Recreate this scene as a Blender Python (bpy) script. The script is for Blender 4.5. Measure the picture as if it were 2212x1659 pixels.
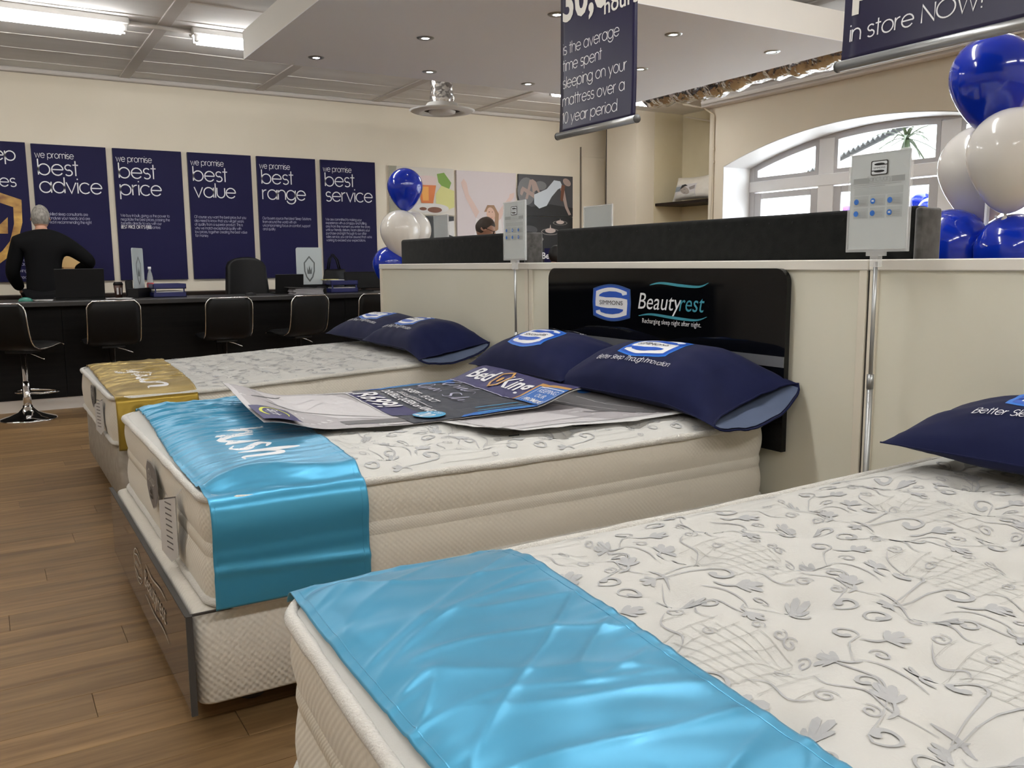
import bpy, bmesh, math, random
from math import sin, cos, pi, radians, sqrt, exp, atan2, hypot
from mathutils import Vector, Matrix, noise
from mathutils.geometry import tessellate_polygon
random.seed(7)
for o in list(bpy.data.objects): bpy.data.objects.remove(o)
SC = bpy.context.scene
COL = SC.collection
# ------------------------------------------------------------------ camera
cam_d = bpy.data.cameras.new('camera'); cam = bpy.data.objects.new('camera', cam_d); COL.objects.link(cam)
YAW, PITCH, ROLL, FPX = radians(31.14), radians(7.89), radians(-0.482), 1880.0
fw = Vector((sin(YAW)*cos(PITCH), cos(YAW)*cos(PITCH), -sin(PITCH)))
rt = Vector((cos(YAW), -sin(YAW), 0)); up = rt.cross(fw)
r2 = rt*cos(ROLL)+up*sin(ROLL); u2 = -rt*sin(ROLL)+up*cos(ROLL)
cam.matrix_world = Matrix(((r2.x, u2.x, -fw.x, 0), (r2.y, u2.y, -fw.y, 0), (r2.z, u2.z, -fw.z, 1.18), (0, 0, 0, 1)))
cam_d.sensor_fit = 'HORIZONTAL'; cam_d.sensor_width = 36.0; cam_d.lens = FPX/2212*36.0
cam_d.clip_start = 0.02; cam_d.clip_end = 200
SC.camera = cam
# ------------------------------------------------------------------ world, daylight, exposure
W = bpy.data.worlds.new('overcast_sky'); SC.world = W; W.use_nodes = True
bg = W.node_tree.nodes['Background']; bg.inputs[0].default_value = (0.90, 0.95, 1.0, 1); bg.inputs[1].default_value = 15.0
vs = SC.view_settings; vs.view_transform = 'Standard'; vs.look = 'None'; vs.gamma = 1.0; vs.exposure = 0.03; vs.use_curve_mapping = False
cy = SC.cycles; cy.max_bounces = 6; cy.diffuse_bounces = 4; cy.use_light_tree = False; cy.glossy_bounces = 3;  cy.transmission_bounces = 4; cy.transparent_max_bounces = 10
TUBE = 31.0        # radiance of the fluorescent tubes
DOWN = 40.0        # radiance of the downlight lamps
# ------------------------------------------------------------------ materials
MATS = {}
def mat(name, col=(.5, .5, .5), rough=.6, metal=0.0, spec=.5, emit=None, es=0.0, trans=0.0, sheen=0.0, coat=0.0, alpha=1.0, sss=0.0):
    m = bpy.data.materials.new(name); m.use_nodes = True
    b = m.node_tree.nodes['Principled BSDF']
    b.inputs['Base Color'].default_value = (*col, 1); b.inputs['Roughness'].default_value = rough
    b.inputs['Metallic'].default_value = metal; b.inputs['Specular IOR Level'].default_value = spec
    if emit: b.inputs['Emission Color'].default_value = (*emit, 1); b.inputs['Emission Strength'].default_value = es
    if trans: b.inputs['Transmission Weight'].default_value = trans
    if sheen: b.inputs['Sheen Weight'].default_value = sheen
    if coat: b.inputs['Coat Weight'].default_value = coat
    if sss: b.inputs['Subsurface Weight'].default_value = sss; b.inputs['Subsurface Radius'].default_value = (.05, .03, .02)
    if alpha < 1: b.inputs['Alpha'].default_value = alpha
    MATS[name] = m; return m
def N(m, t, **kw):
    n = m.node_tree.nodes.new(t)
    for k, v in kw.items(): setattr(n, k, v)
    return n
def L(m, a, b): m.node_tree.links.new(a, b)
def noise_col(m, c1, c2, scale=(3, 3, 3), detail=4, coord='Object', lo=.35, hi=.65, bump=0, bscale=None, bdist=.004):
    b = m.node_tree.nodes['Principled BSDF']
    tc = N(m, 'ShaderNodeTexCoord'); mp = N(m, 'ShaderNodeMapping'); mp.inputs['Scale'].default_value = scale
    nz = N(m, 'ShaderNodeTexNoise'); nz.inputs['Scale'].default_value = 1; nz.inputs['Detail'].default_value = detail
    cr = N(m, 'ShaderNodeValToRGB'); cr.color_ramp.elements[0].position = lo; cr.color_ramp.elements[1].position = hi
    cr.color_ramp.elements[0].color = (*c1, 1); cr.color_ramp.elements[1].color = (*c2, 1)
    L(m, tc.outputs[coord], mp.inputs[0]); L(m, mp.outputs[0], nz.inputs['Vector']); L(m, nz.outputs[0], cr.inputs[0]); L(m, cr.outputs[0], b.inputs['Base Color'])
    if bump:
        n2 = N(m, 'ShaderNodeTexNoise'); n2.inputs['Scale'].default_value = 1; n2.inputs['Detail'].default_value = 1.5
        mp2 = N(m, 'ShaderNodeMapping'); mp2.inputs['Scale'].default_value = bscale or scale
        bp = N(m, 'ShaderNodeBump'); bp.inputs['Strength'].default_value = bump; bp.inputs['Distance'].default_value = bdist
        L(m, tc.outputs[coord], mp2.inputs[0]); L(m, mp2.outputs[0], n2.inputs['Vector']); L(m, n2.outputs[0], bp.inputs['Height']); L(m, bp.outputs[0], b.inputs['Normal'])
    return m
def dots_bump(m, fu, fv, strength=.5, dist=.003, diag=True):
    """woven dimples laid out on the UV map (metres)"""
    b = m.node_tree.nodes['Principled BSDF']
    uv = N(m, 'ShaderNodeUVMap'); sp = N(m, 'ShaderNodeSeparateXYZ'); L(m, uv.outputs[0], sp.inputs[0])
    def ma(op, a, bb):
        n = N(m, 'ShaderNodeMath', operation=op)
        for i, q in enumerate((a, bb)):
            if q is None: continue
            if isinstance(q, (int, float)): n.inputs[i].default_value = q
            else: L(m, q, n.inputs[i])
        return n.outputs[0]
    U, V = ma('MULTIPLY', sp.outputs[0], fu), ma('MULTIPLY', sp.outputs[1], fv)
    if diag: a, c = ma('ADD', U, V), ma('SUBTRACT', U, V)
    else: a, c = U, V
    h = ma('MULTIPLY', ma('SINE', a, None), ma('SINE', c, None))
    bp = N(m, 'ShaderNodeBump'); bp.inputs['Strength'].default_value = strength; bp.inputs['Distance'].default_value = dist
    L(m, h, bp.inputs['Height']); L(m, bp.outputs[0], b.inputs['Normal'])
    return m
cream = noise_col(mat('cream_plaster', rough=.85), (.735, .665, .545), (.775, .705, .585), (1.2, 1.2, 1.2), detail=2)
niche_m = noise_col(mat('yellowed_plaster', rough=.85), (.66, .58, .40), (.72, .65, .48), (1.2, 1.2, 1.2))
white_m = mat('white_paint', (.80, .79, .79), .55)
ceil_m = noise_col(mat('board_ceiling', rough=.9), (.70, .675, .655), (.82, .80, .785), (.7, 3, 1), detail=6, bump=.3, bscale=(6, 30, 6))
strip_m = mat('ceiling_strip', (.60, .56, .53), .8)
ridge_m = mat('plaster_ridge', (.74, .70, .66), .8)
bulk_m = mat('bulkhead_paint', (.80, .80, .84), .7)
fascia_m = mat('fascia_paint', (.78, .76, .72), .7)
part_m = noise_col(mat('partition_laminate', rough=.5), (.72, .70, .585), (.75, .73, .615), (1.5, 1.5, 1.5))
partf_m = mat('partition_edging', (.76, .71, .60), .45)
edge_m = mat('partition_top_white', (.80, .77, .70), .45)
gap_m = mat('dark_gap', (.05, .045, .04), .8)
navy = mat('navy_board', (.0075, .0062, .046), .6, spec=.2)
navy_edge = mat('navy_board_edge', (.02, .018, .05), .6)
print_w = mat('white_print', (.78, .78, .80), .5)
print_dim = mat('pale_print', (.42, .42, .55), .5)
chrome = mat('chrome', (.82, .82, .84), .08, 1.0)
alu = mat('brushed_aluminium', (.42, .43, .43), .38, .85)
alu_l = mat('grey_frame_paint', (.50, .49, .50), .5)
blackl = mat('black_leatherette', (.003, .003, .0032), .45, spec=.25)
blackp = mat('black_plastic', (.005, .005, .0055), .45, spec=.25)
ctop = mat('counter_top', (.030, .028, .028), .35, spec=.35)
cfront = noise_col(mat('counter_front', rough=.6, spec=.15), (.003, .0026, .0025), (.0065, .0055, .005), (2, 2, 40))
credm = noise_col(mat('dark_wood', rough=.5, spec=.2), (.010, .006, .004), (.020, .011, .008), (4, 4, 40))
plinth_m = mat('white_plinth', (.66, .62, .58), .6)
felt = noise_col(mat('charcoal_fabric', rough=.95, spec=.1, sheen=.08), (.0055, .0058, .0055), (.0095, .0098, .0092), (25, 25, 25), detail=2, bump=.4, bscale=(300, 300, 300), bdist=.001)
felt_side = noise_col(mat('grey_suede', rough=.95, spec=.2, sheen=.4), (.045, .043, .040), (.085, .082, .078), (30, 30, 30))
def planks_mat():
    m = mat('vinyl_plank', rough=.5, spec=.22); b = m.node_tree.nodes['Principled BSDF']
    tc = N(m, 'ShaderNodeTexCoord'); oi = N(m, 'ShaderNodeObjectInfo')
    mp = N(m, 'ShaderNodeMapping'); mp.inputs['Scale'].default_value = (1.6, 26, 1)
    vm = N(m, 'ShaderNodeVectorMath', operation='SCALE'); vm.inputs[0].default_value = (37, 91, 13); L(m, oi.outputs['Random'], vm.inputs['Scale'])
    va = N(m, 'ShaderNodeVectorMath', operation='ADD'); L(m, tc.outputs['Object'], mp.inputs[0]); L(m, mp.outputs[0], va.inputs[0]); L(m, vm.outputs[0], va.inputs[1])
    nz = N(m, 'ShaderNodeTexNoise'); nz.inputs['Scale'].default_value = 1.0; nz.inputs['Detail'].default_value = 7; nz.inputs['Roughness'].default_value = .65; L(m, va.outputs[0], nz.inputs['Vector'])
    cr = N(m, 'ShaderNodeValToRGB'); e = cr.color_ramp.elements; e[0].position = .30; e[1].position = .72
    e[0].color = (.125, .069, .028, 1); e[1].color = (.285, .175, .077, 1); L(m, nz.outputs[0], cr.inputs[0])
    hs = N(m, 'ShaderNodeHueSaturation'); mr = N(m, 'ShaderNodeMapRange'); mr.inputs['To Min'].default_value = .84; mr.inputs['To Max'].default_value = 1.14
    L(m, oi.outputs['Random'], mr.inputs[0]); L(m, mr.outputs[0], hs.inputs['Value']); L(m, cr.outputs[0], hs.inputs['Color']); L(m, hs.outputs[0], b.inputs['Base Color'])
    bp = N(m, 'ShaderNodeBump'); bp.inputs['Strength'].default_value = .25; bp.inputs['Distance'].default_value = .001; L(m, nz.outputs[0], bp.inputs['Height']); L(m, bp.outputs[0], b.inputs['Normal'])
    return m
plank_m = planks_mat()
sub_m = mat('floor_base', (.10, .065, .04), .7)
mtop = noise_col(mat('quilt_white', rough=.9, sheen=.1), (.575, .570, .540), (.60, .595, .565), (4, 4, 4), detail=2, bump=.35, bscale=(260, 260, 260), bdist=.0012)
mside = dots_bump(mat('border_knit', (.70, .655, .565), .85, sheen=.2), 395, 395, .30, .0018, diag=False)
mband = dots_bump(mat('border_band', (.70, .66, .575), .8), 700, 700, .4, .0012, diag=False)
mpipe = noise_col(mat('piping_fleece', rough=.95, sheen=.4), (.60, .58, .535), (.65, .63, .58), (40, 40, 40), bump=.8, bscale=(220, 220, 220), bdist=.004)
base_knit = dots_bump(mat('base_knit', (.66, .62, .545), .85, sheen=.2), 330, 330, .34, .0024, diag=False)
base_tan = noise_col(mat('base_suede', rough=.95), (.30, .265, .22), (.37, .33, .28), (20, 20, 20))
base_grey = noise_col(mat('base_grey_cloth', rough=.95), (.10, .085, .08), (.14, .12, .115), (60, 60, 60))
scroll_m = mat('grey_scroll_print', (.425, .43, .435), .85)
scroll_d = mat('dark_scroll_print', (.42, .42, .43), .85)
net_m = mat('stitch_line', (.47, .465, .44), .85)
def satin(name, col, tint):
    m = mat(name, col, .34, .38, .5, sheen=.15); b = m.node_tree.nodes['Principled BSDF']
    b.inputs['Specular Tint'].default_value = (*tint, 1); b.inputs['Anisotropic'].default_value = .5
    return m
blue_sat = satin('blue_satin', (.052, .300, .495), (.75, .92, 1.0))
gold_sat = satin('gold_satin', (.24, .155, .018), (1.0, .85, .45))
pil_m = noise_col(mat('navy_cotton', rough=.85, spec=.15, sheen=.05), (.0058, .0085, .040), (.0072, .0102, .047), (9, 9, 9), detail=2)
pil_in = mat('pillowcase_lining', (.075, .10, .17), .85)
logo_blue = mat('logo_blue', (.006, .075, .45), .5)
logo_sky = mat('logo_outline_blue', (.012, .16, .62), .5)
logo_white = mat('logo_white', (.82, .83, .86), .5)
logo_black = mat('logo_black', (.008, .008, .009), .5)
teal = mat('teal_print', (.035, .25, .32), .5)
gloss_black = mat('gloss_black_board', (.0022, .0026, .0038), .05, spec=.28)
silver_band = mat('silver_band', (.30, .31, .33), .25, .6)
plexi = mat('smoked_mirror_panel', (.16, .125, .10), .05, .75)
paper_m = mat('poster_paper', (.60, .595, .595), .45)
acryl = mat('clear_acrylic', (.85, .86, .86), .1, alpha=.35)
frost = mat('frosted_acrylic', (.50, .55, .56), .35, alpha=.85)
bal_b = mat('blue_balloon', (.004, .026, .40), .10, coat=.4)
bal_w = mat('white_balloon', (.80, .77, .72), .14, coat=.3)
skin_m = mat('skin', (.46, .24, .16), .55)
skin_d = mat('tanned_skin', (.33, .17, .11), .5)
hair_g = noise_col(mat('grey_hair', rough=.8), (.16, .145, .13), (.30, .28, .25), (60, 60, 30))
hair_b = mat('brown_hair', (.035, .022, .014), .7)
hair_k = mat('black_hair', (.006, .005, .005), .6)
cloth_k = mat('black_jacket', (.0035, .0035, .004), .85, spec=.15)
cloth_r = mat('red_shirt', (.20, .01, .015), .8)
cloth_p = mat('purple_cloth', (.16, .06, .42), .8)
cloth_t = mat('dark_trousers', (.004, .004, .005), .85, spec=.15)
gold = noise_col(mat('gold_print', rough=.4), (.18, .06, .012), (.72, .43, .09), (5, 2, 9), lo=.3, hi=.7)
card = mat('cardboard', (.42, .25, .10), .8)
foil = noise_col(mat('foil_duct', rough=.22, metal=1.0), (.60, .58, .57), (.78, .76, .75), (8, 8, 8), bump=.8, bscale=(16, 16, 16), bdist=.03)
def glass_mat():
    m = bpy.data.materials.new('window_glass'); m.use_nodes = True; nt = m.node_tree; nt.nodes.clear()
    o = nt.nodes.new('ShaderNodeOutputMaterial'); mx = nt.nodes.new('ShaderNodeMixShader'); t = nt.nodes.new('ShaderNodeBsdfTransparent'); g = nt.nodes.new('ShaderNodeBsdfGlossy')
    g.inputs['Roughness'].default_value = .02; mx.inputs[0].default_value = .06; t.inputs[0].default_value = (.96, .98, .98, 1)
    nt.links.new(t.outputs[0], mx.inputs[1]); nt.links.new(g.outputs[0], mx.inputs[2]); nt.links.new(mx.outputs[0], o.inputs[0]); return m
glass = glass_mat()
tube_m = mat('lit_tube', (.9, .9, .9), .4, emit=(1.0, 1.0, .985), es=TUBE)
lamp_m = mat('lit_downlight', (.9, .9, .9), .4, emit=(.95, .97, 1.0), es=DOWN)
lampoff = mat('lamp_holder_white', (.75, .74, .72), .5)
leaf_m = mat('yucca_leaf', (.016, .028, .008), .6)
out_wall = mat('outside_white_wall', (.80, .81, .82), .8)
out_blue = mat('outside_blue_paint', (.03, .06, .12), .7)
pave = mat('outside_paving', (.55, .54, .52), .85)
roof_m = mat('corrugated_roof', (.03, .03, .032), .7)
# ------------------------------------------------------------------ object helpers
def link(name, me, m=None, parent=None, smooth=False):
    o = bpy.data.objects.new(name, me); COL.objects.link(o)
    if m is not None:
        for q in (m if isinstance(m, (list, tuple)) else [m]): me.materials.append(q)
    if smooth: me.shade_smooth()
    if parent is not None: o.parent = parent
    return o
def root_loc(o):
    while o.parent is not None: o = o.parent
    return o.location
def me_from(vs_, fs, uvs=None, mi=None):
    me = bpy.data.meshes.new('m'); me.from_pydata([tuple(v) for v in vs_], [], [tuple(f) for f in fs])
    if uvs is not None:
        l = me.uv_layers.new(name='UVMap')
        for p in me.polygons:
            for li in p.loop_indices: l.data[li].uv = uvs[me.loops[li].vertex_index]
    if mi is not None:
        for p, k in zip(me.polygons, mi): p.material_index = k
    me.validate(); return me
def obj(name, vf, m, parent=None, smooth=False, uvs=None, local=False, mi=None):
    """one mesh object from (verts, faces); verts in world metres unless local"""
    v, f = vf
    if parent is not None and not local:
        r = root_loc(parent); v = [(q[0]-r[0], q[1]-r[1], q[2]-r[2]) for q in v]
    return link(name, me_from(v, f, uvs, mi), m, parent, smooth)
def tag(o, label, cat, group=None, kind=None):
    if label: o['label'] = label
    if cat: o['category'] = cat
    if group: o['group'] = group
    if kind: o['kind'] = kind
    return o
def thing(name, loc, label, cat, group=None, rz=0):
    o = bpy.data.objects.new(name, None); COL.objects.link(o); o.location = loc; o.rotation_euler = (0, 0, rz); o.empty_display_size = .05
    return tag(o, label, cat, group)
def struct(o, label=None):
    o['kind'] = 'structure'
    if label: o['label'] = label
    return o
def copy_tree(o, parent=None):
    c = o.copy(); COL.objects.link(c); c.parent = parent
    for ch in list(o.children): copy_tree(ch, c)
    return c
# ------------------------------------------------------------------ shapes -> (verts, faces)
def join(*vfs):
    V, F = [], []
    for v, f in vfs:
        n = len(V); V += list(v); F += [tuple(i+n for i in q) for q in f]
    return V, F
def box(x0, x1, y0, y1, z0, z1, bev=0.0, seg=2):
    if bev <= 0:
        v = [(x0, y0, z0), (x1, y0, z0), (x1, y1, z0), (x0, y1, z0), (x0, y0, z1), (x1, y0, z1), (x1, y1, z1), (x0, y1, z1)]
        return v, [(0, 3, 2, 1), (4, 5, 6, 7), (0, 1, 5, 4), (1, 2, 6, 5), (2, 3, 7, 6), (3, 0, 4, 7)]
    bm = bmesh.new(); bmesh.ops.create_cube(bm, size=1)
    for q in bm.verts: q.co = ((x0+x1)/2+q.co.x*(x1-x0), (y0+y1)/2+q.co.y*(y1-y0), (z0+z1)/2+q.co.z*(z1-z0))
    bmesh.ops.bevel(bm, geom=bm.edges[:], offset=bev, segments=seg, profile=.5, affect='EDGES')
    bm.verts.index_update(); r = ([tuple(q.co) for q in bm.verts], [tuple(w.index for w in f.verts) for f in bm.faces]); bm.free(); return r
def xf(vf, M): return [tuple(M @ Vector(q)) for q in vf[0]], vf[1]
def lathe(prof, n=24, c=(0, 0, 0), axis=None, cap=True):
    """profile [(r, z)] turned about the z axis through c"""
    V, F = [], []
    for r, z in prof:
        for k in range(n): V.append((r*cos(2*pi*k/n), r*sin(2*pi*k/n), z))
    for i in range(len(prof)-1):
        for k in range(n): F.append((i*n+k, i*n+(k+1) % n, (i+1)*n+(k+1) % n, (i+1)*n+k))
    if cap:
        F.append(tuple(reversed(range(n)))); F.append(tuple(range((len(prof)-1)*n, len(prof)*n)))
    M = Matrix.Translation(c)
    if axis is not None: M = M @ Vector((0, 0, 1)).rotation_difference(Vector(axis)).to_matrix().to_4x4()
    return xf((V, F), M)
def tube(path, rad, n=8, closed=False, cap=True):
    P = [Vector(p) for p in path]; m = len(P); V, F = [], []; ref = None
    for i, p in enumerate(P):
        a = P[(i-1) % m] if (closed or i > 0) else p; b = P[(i+1) % m] if (closed or i < m-1) else p
        t = (b-a).normalized()
        if ref is None: ref = t.orthogonal().normalized()
        ref = (ref - t*ref.dot(t)).normalized(); s = t.cross(ref)
        r = rad[i] if isinstance(rad, (list, tuple)) else rad
        for k in range(n): V.append(tuple(p+(ref*cos(2*pi*k/n)+s*sin(2*pi*k/n))*r))
    for i in range(m if closed else m-1):
        j = (i+1) % m
        for k in range(n): F.append((i*n+k, i*n+(k+1) % n, j*n+(k+1) % n, j*n+k))
    if cap and not closed: F.append(tuple(reversed(range(n)))); F.append(tuple(range((m-1)*n, m*n)))
    return V, F
def prism(poly, h0, h1, plane='xy'):
    """polygon extruded between h0 and h1 along the third axis"""
    n = len(poly); T = {'xy': lambda a, b, h: (a, b, h), 'xz': lambda a, b, h: (a, h, b), 'yz': lambda a, b, h: (h, a, b)}[plane]
    V = [T(a, b, h0) for a, b in poly]+[T(a, b, h1) for a, b in poly]
    tri = tessellate_polygon([[Vector((a, b, 0)) for a, b in poly]])
    F = [tuple(reversed(t)) for t in tri]+[tuple(i+n for i in t) for t in tri]
    F += [(i, (i+1) % n, n+(i+1) % n, n+i) for i in range(n)]
    return V, F
def fix(o):
    bm = bmesh.new(); bm.from_mesh(o.data); bmesh.ops.recalc_face_normals(bm, faces=bm.faces[:]); bm.to_mesh(o.data); bm.free(); return o
def gridsurf(nu, nv, fn, thick=0.0, nrm=None):
    V = [tuple(fn(i/nu, j/nv)) for j in range(nv+1) for i in range(nu+1)]
    F = [(j*(nu+1)+i, j*(nu+1)+i+1, (j+1)*(nu+1)+i+1, (j+1)*(nu+1)+i) for j in range(nv) for i in range(nu)]
    UV = [(i/nu, j/nv) for j in range(nv+1) for i in range(nu+1)]
    return V, F, UV
def solid(o, t, off=-1.0):
    m = o.modifiers.new('thickness', 'SOLIDIFY'); m.thickness = t; m.offset = off; return o
def rrect(x0, x1, y0, y1, r, n=6):
    out = []
    for cx, cy, a in ((x1-r, y1-r, 0), (x0+r, y1-r, 90), (x0+r, y0+r, 180), (x1-r, y0+r, 270)):
        for k in range(n+1): t = radians(a+90*k/n); out.append((cx+r*cos(t), cy+r*sin(t)))
    return out
# ------------------------------------------------------------------ flat print: 2-D shapes (verts, faces)
def poly(pts):
    return [(a, b) for a, b in pts], [tuple(t) for t in tessellate_polygon([[Vector((a, b, 0)) for a, b in pts]])]
def rect(x0, x1, y0, y1): return [(x0, y0), (x1, y0), (x1, y1), (x0, y1)], [(0, 1, 2, 3)]
def ell(cx, cy, rx, ry, n=20, rot=0):
    c, s = cos(rot), sin(rot)
    return poly([(cx+rx*cos(2*pi*k/n)*c-ry*sin(2*pi*k/n)*s, cy+rx*cos(2*pi*k/n)*s+ry*sin(2*pi*k/n)*c) for k in range(n)])
def rib(pts, w, closed=False):
    """flat ribbon along a polyline; w a number or one width for each point"""
    n = len(pts); V = []
    for i in range(n):
        a = pts[i-1] if (i > 0 or closed) else pts[i]; b = pts[(i+1) % n] if (i < n-1 or closed) else pts[i]
        dx, dy = b[0]-a[0], b[1]-a[1]; l = hypot(dx, dy) or 1; k = 1.0
        if 0 < i < n-1 or closed:
            u1 = (pts[i][0]-a[0], pts[i][1]-a[1]); l1 = hypot(*u1) or 1
            k = 1/max(.55, abs((u1[0]*dx+u1[1]*dy)/(l1*l)))
        h = (w[i] if isinstance(w, (list, tuple)) else w)/2*k
        V += [(pts[i][0]-dy/l*h, pts[i][1]+dx/l*h), (pts[i][0]+dy/l*h, pts[i][1]-dx/l*h)]
    m = n if closed else n-1
    return V, [(2*i, 2*i+1, 2*((i+1) % n)+1, 2*((i+1) % n)) for i in range(m)]
def t2(vf, sx=1, sy=None, dx=0, dy=0, rot=0, shear=0):
    sy = sx if sy is None else sy; c, s = cos(rot), sin(rot); out = []
    for a, b in vf[0]:
        a, b = (a+shear*b)*sx, b*sy; out.append((a*c-b*s+dx, a*s+b*c+dy))
    return out, vf[1]
def A(cx, cy, rx, ry, a0, a1, n=None):
    n = n or max(3, int(abs(a1-a0)/24)); return [(cx+rx*cos(radians(a0+(a1-a0)*k/n)), cy+ry*sin(radians(a0+(a1-a0)*k/n))) for k in range(n+1)]
O_ = A(.48, .5, .48, .5, 0, 360, 18)
G = {
 'a': (1.0, [O_, [(.96, 1), (.96, 0)]]), 'b': (1.0, [O_, [(0, 1.45), (0, 0)]]), 'c': (.86, [A(.48, .5, .48, .5, 42, 318)]), 'd': (1.0, [O_, [(.96, 1.45), (.96, 0)]]),
 'e': (.98, [[(.02, .52), (.96, .52)], A(.48, .5, .48, .5, 2, 325)]), 'f': (.42, [[(.14, 0), (.14, 1.15)]+A(.42, 1.15, .28, .3, 180, 90), [(-.1, 1), (.42, 1)]]),
 'g': (1.0, [O_, [(.96, 1), (.96, 0)]+A(.48, 0, .48, .42, 0, -165)]), 'h': (.80, [[(0, 1.45), (0, 0)], A(.39, .58, .39, .42, 180, 0)+[(.78, 0)]]), 'i': (.06, [[(0.03, 1), (0.03, 0)], [(.03, 1.26), (.03, 1.38)]]),
 'j': (.1, [[(.1, 1), (.1, -.2)]+A(-.1, -.2, .2, .2, 0, -90), [(.1, 1.26), (.1, 1.38)]]), 'k': (.72, [[(0, 1.45), (0, 0)], [(.66, 1), (.03, .45)], [(.2, .6), (.7, 0)]]), 'l': (.06, [[(.03, 1.45), (.03, 0)]]),
 'm': (1.4, [[(0, 1), (0, 0)], A(.35, .62, .35, .38, 180, 0)+[(.7, 0)], A(1.05, .62, .35, .38, 180, 0)+[(1.4, 0)]]), 'n': (.78, [[(0, 1), (0, 0)], A(.39, .58, .39, .42, 180, 0)+[(.78, 0)]]), 'o': (.98, [O_]),
 'p': (1.0, [O_, [(0, 1), (0, -.42)]]), 'q': (1.0, [O_, [(.96, 1), (.96, -.42)]]), 'r': (.42, [[(0, 1), (0, 0)], A(.4, .6, .4, .38, 180, 90)]),
 's': (.62, [A(.31, .745, .28, .255, 35, 268)+A(.31, .265, .31, .265, 85, -145)]), 't': (.40, [[(.18, 1.38), (.18, 0)], [(-.06, 1), (.42, 1)]]), 'u': (.80, [[(0, 1)]+A(.39, .42, .39, .42, 180, 360)+[(.78, 1)]]),
 'v': (.82, [[(0, 1), (.41, 0), (.82, 1)]]), 'w': (1.2, [[(0, 1), (.32, 0), (.6, .9), (.88, 0), (1.2, 1)]]), 'x': (.78, [[(0, 1), (.78, 0)], [(.78, 1), (0, 0)]]), 'y': (.82, [[(0, 1), (.41, .02)], [(.82, 1), (.24, -.42)]]), 'z': (.72, [[(.03, 1), (.7, 1), (0, 0), (.72, 0)]]),
 'A': (1.1, [[(0, 0), (.55, 1.4), (1.1, 0)], [(.2, .45), (.9, .45)]]), 'B': (.8, [[(0, 0), (0, 1.4), (.4, 1.4)]+A(.4, 1.06, .34, .34, 90, -90)+A(.42, .36, .38, .36, 90, -90)+[(0, 0)], [(0, .72), (.4, .72)]]), 'C': (1.2, [A(.7, .7, .7, .7, 45, 315)]),
 'D': (1.1, [[(0, 0), (0, 1.4), (.35, 1.4)]+A(.35, .7, .7, .7, 90, -90)+[(0, 0)]]), 'E': (.75, [[(.7, 1.4), (0, 1.4), (0, 0), (.72, 0)], [(0, .74), (.65, .74)]]), 'F': (.7, [[(.7, 1.4), (0, 1.4), (0, 0)], [(0, .74), (.62, .74)]]),
 'G': (1.35, [A(.7, .7, .7, .7, 45, 340)+[(1.37, .62), (.75, .62)]]), 'H': (.95, [[(0, 0), (0, 1.4)], [(.95, 0), (.95, 1.4)], [(0, .74), (.95, .74)]]), 'I': (.08, [[(.04, 0), (.04, 1.4)]]), 'K': (.85, [[(0, 1.4), (0, 0)], [(.8, 1.4), (.03, .6)], [(.25, .8), (.85, 0)]]),
 'M': (1.25, [[(0, 0), (.18, 1.4), (.63, .1), (1.07, 1.4), (1.25, 0)]]), 'N': (1.0, [[(0, 0), (0, 1.4), (1.0, 0), (1.0, 1.4)]]), 'O': (1.4, [A(.7, .7, .7, .7, 0, 360, 24)]), 'P': (.75, [[(0, 0), (0, 1.4), (.38, 1.4)]+A(.38, 1.02, .37, .38, 90, -90)+[(0, .64)]]),
 'R': (.82, [[(0, 0), (0, 1.4), (.38, 1.4)]+A(.38, 1.02, .37, .38, 90, -90)+[(0, .64)], [(.36, .64), (.8, 0)]]), 'S': (.8, [A(.4, 1.04, .36, .36, 35, 268)+A(.4, .36, .4, .36, 85, -145)]), 'T': (.85, [[(0, 1.4), (.85, 1.4)], [(.42, 1.4), (.42, 0)]]), 'V': (1.0, [[(0, 1.4), (.5, 0), (1.0, 1.4)]]),
 'W': (1.6, [[(0, 1.4), (.42, 0), (.8, 1.3), (1.18, 0), (1.6, 1.4)]]), 'Y': (1.0, [[(0, 1.4), (.5, .65), (1.0, 1.4)], [(.5, .65), (.5, 0)]]), 'Q': (1.4, [A(.7, .7, .7, .7, 0, 360, 24), [(.8, .4), (1.35, -.05)]]), 'U': (.9, [[(0, 1.4)]+A(.45, .42, .45, .42, 180, 360)+[(.9, 1.4)]]), 'L': (.65, [[(0, 1.4), (0, 0), (.65, 0)]]),
 '0': (.85, [A(.42, .7, .42, .7, 0, 360, 20)]), '1': (.4, [[(0, 1.15), (.28, 1.4), (.28, 0)]]), '2': (.8, [A(.4, 1.0, .38, .4, 170, -35)+[(0, 0), (.82, 0)]]), '3': (.8, [A(.38, 1.05, .34, .35, 160, -90)+A(.38, .36, .4, .36, 85, -160)]),
 '5': (.8, [[(.7, 1.4), (.15, 1.4), (.08, .75)]+A(.38, .42, .4, .42, 120, -150)]), '6': (.82, [[(.6, 1.4), (.08, .6)], A(.4, .42, .4, .42, 0, 360, 16)]), '8': (.8, [A(.4, 1.05, .33, .34, 0, 360, 14), A(.4, .36, .4, .36, 0, 360, 16)]), '9': (.82, [[(.2, 0), (.72, .8)], A(.4, .98, .4, .42, 0, 360, 16)]),
 '.': (.08, [[(.04, 0), (.04, .13)]]), ',': (.1, [[(.1, .13), (0, -.22)]]), "'": (.08, [[(.05, 1.4), (.02, 1.1)]]), '!': (.08, [[(.04, 1.4), (.04, .4)], [(.04, .02), (.04, .16)]]), '-': (.5, [[(.05, .5), (.45, .5)]]), ' ': (.36, []), '%': (1.1, [A(.25, 1.1, .22, .26, 0, 360, 10), A(.85, .28, .22, .26, 0, 360, 10), [(.95, 1.4), (.15, 0)]]),
}
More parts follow.
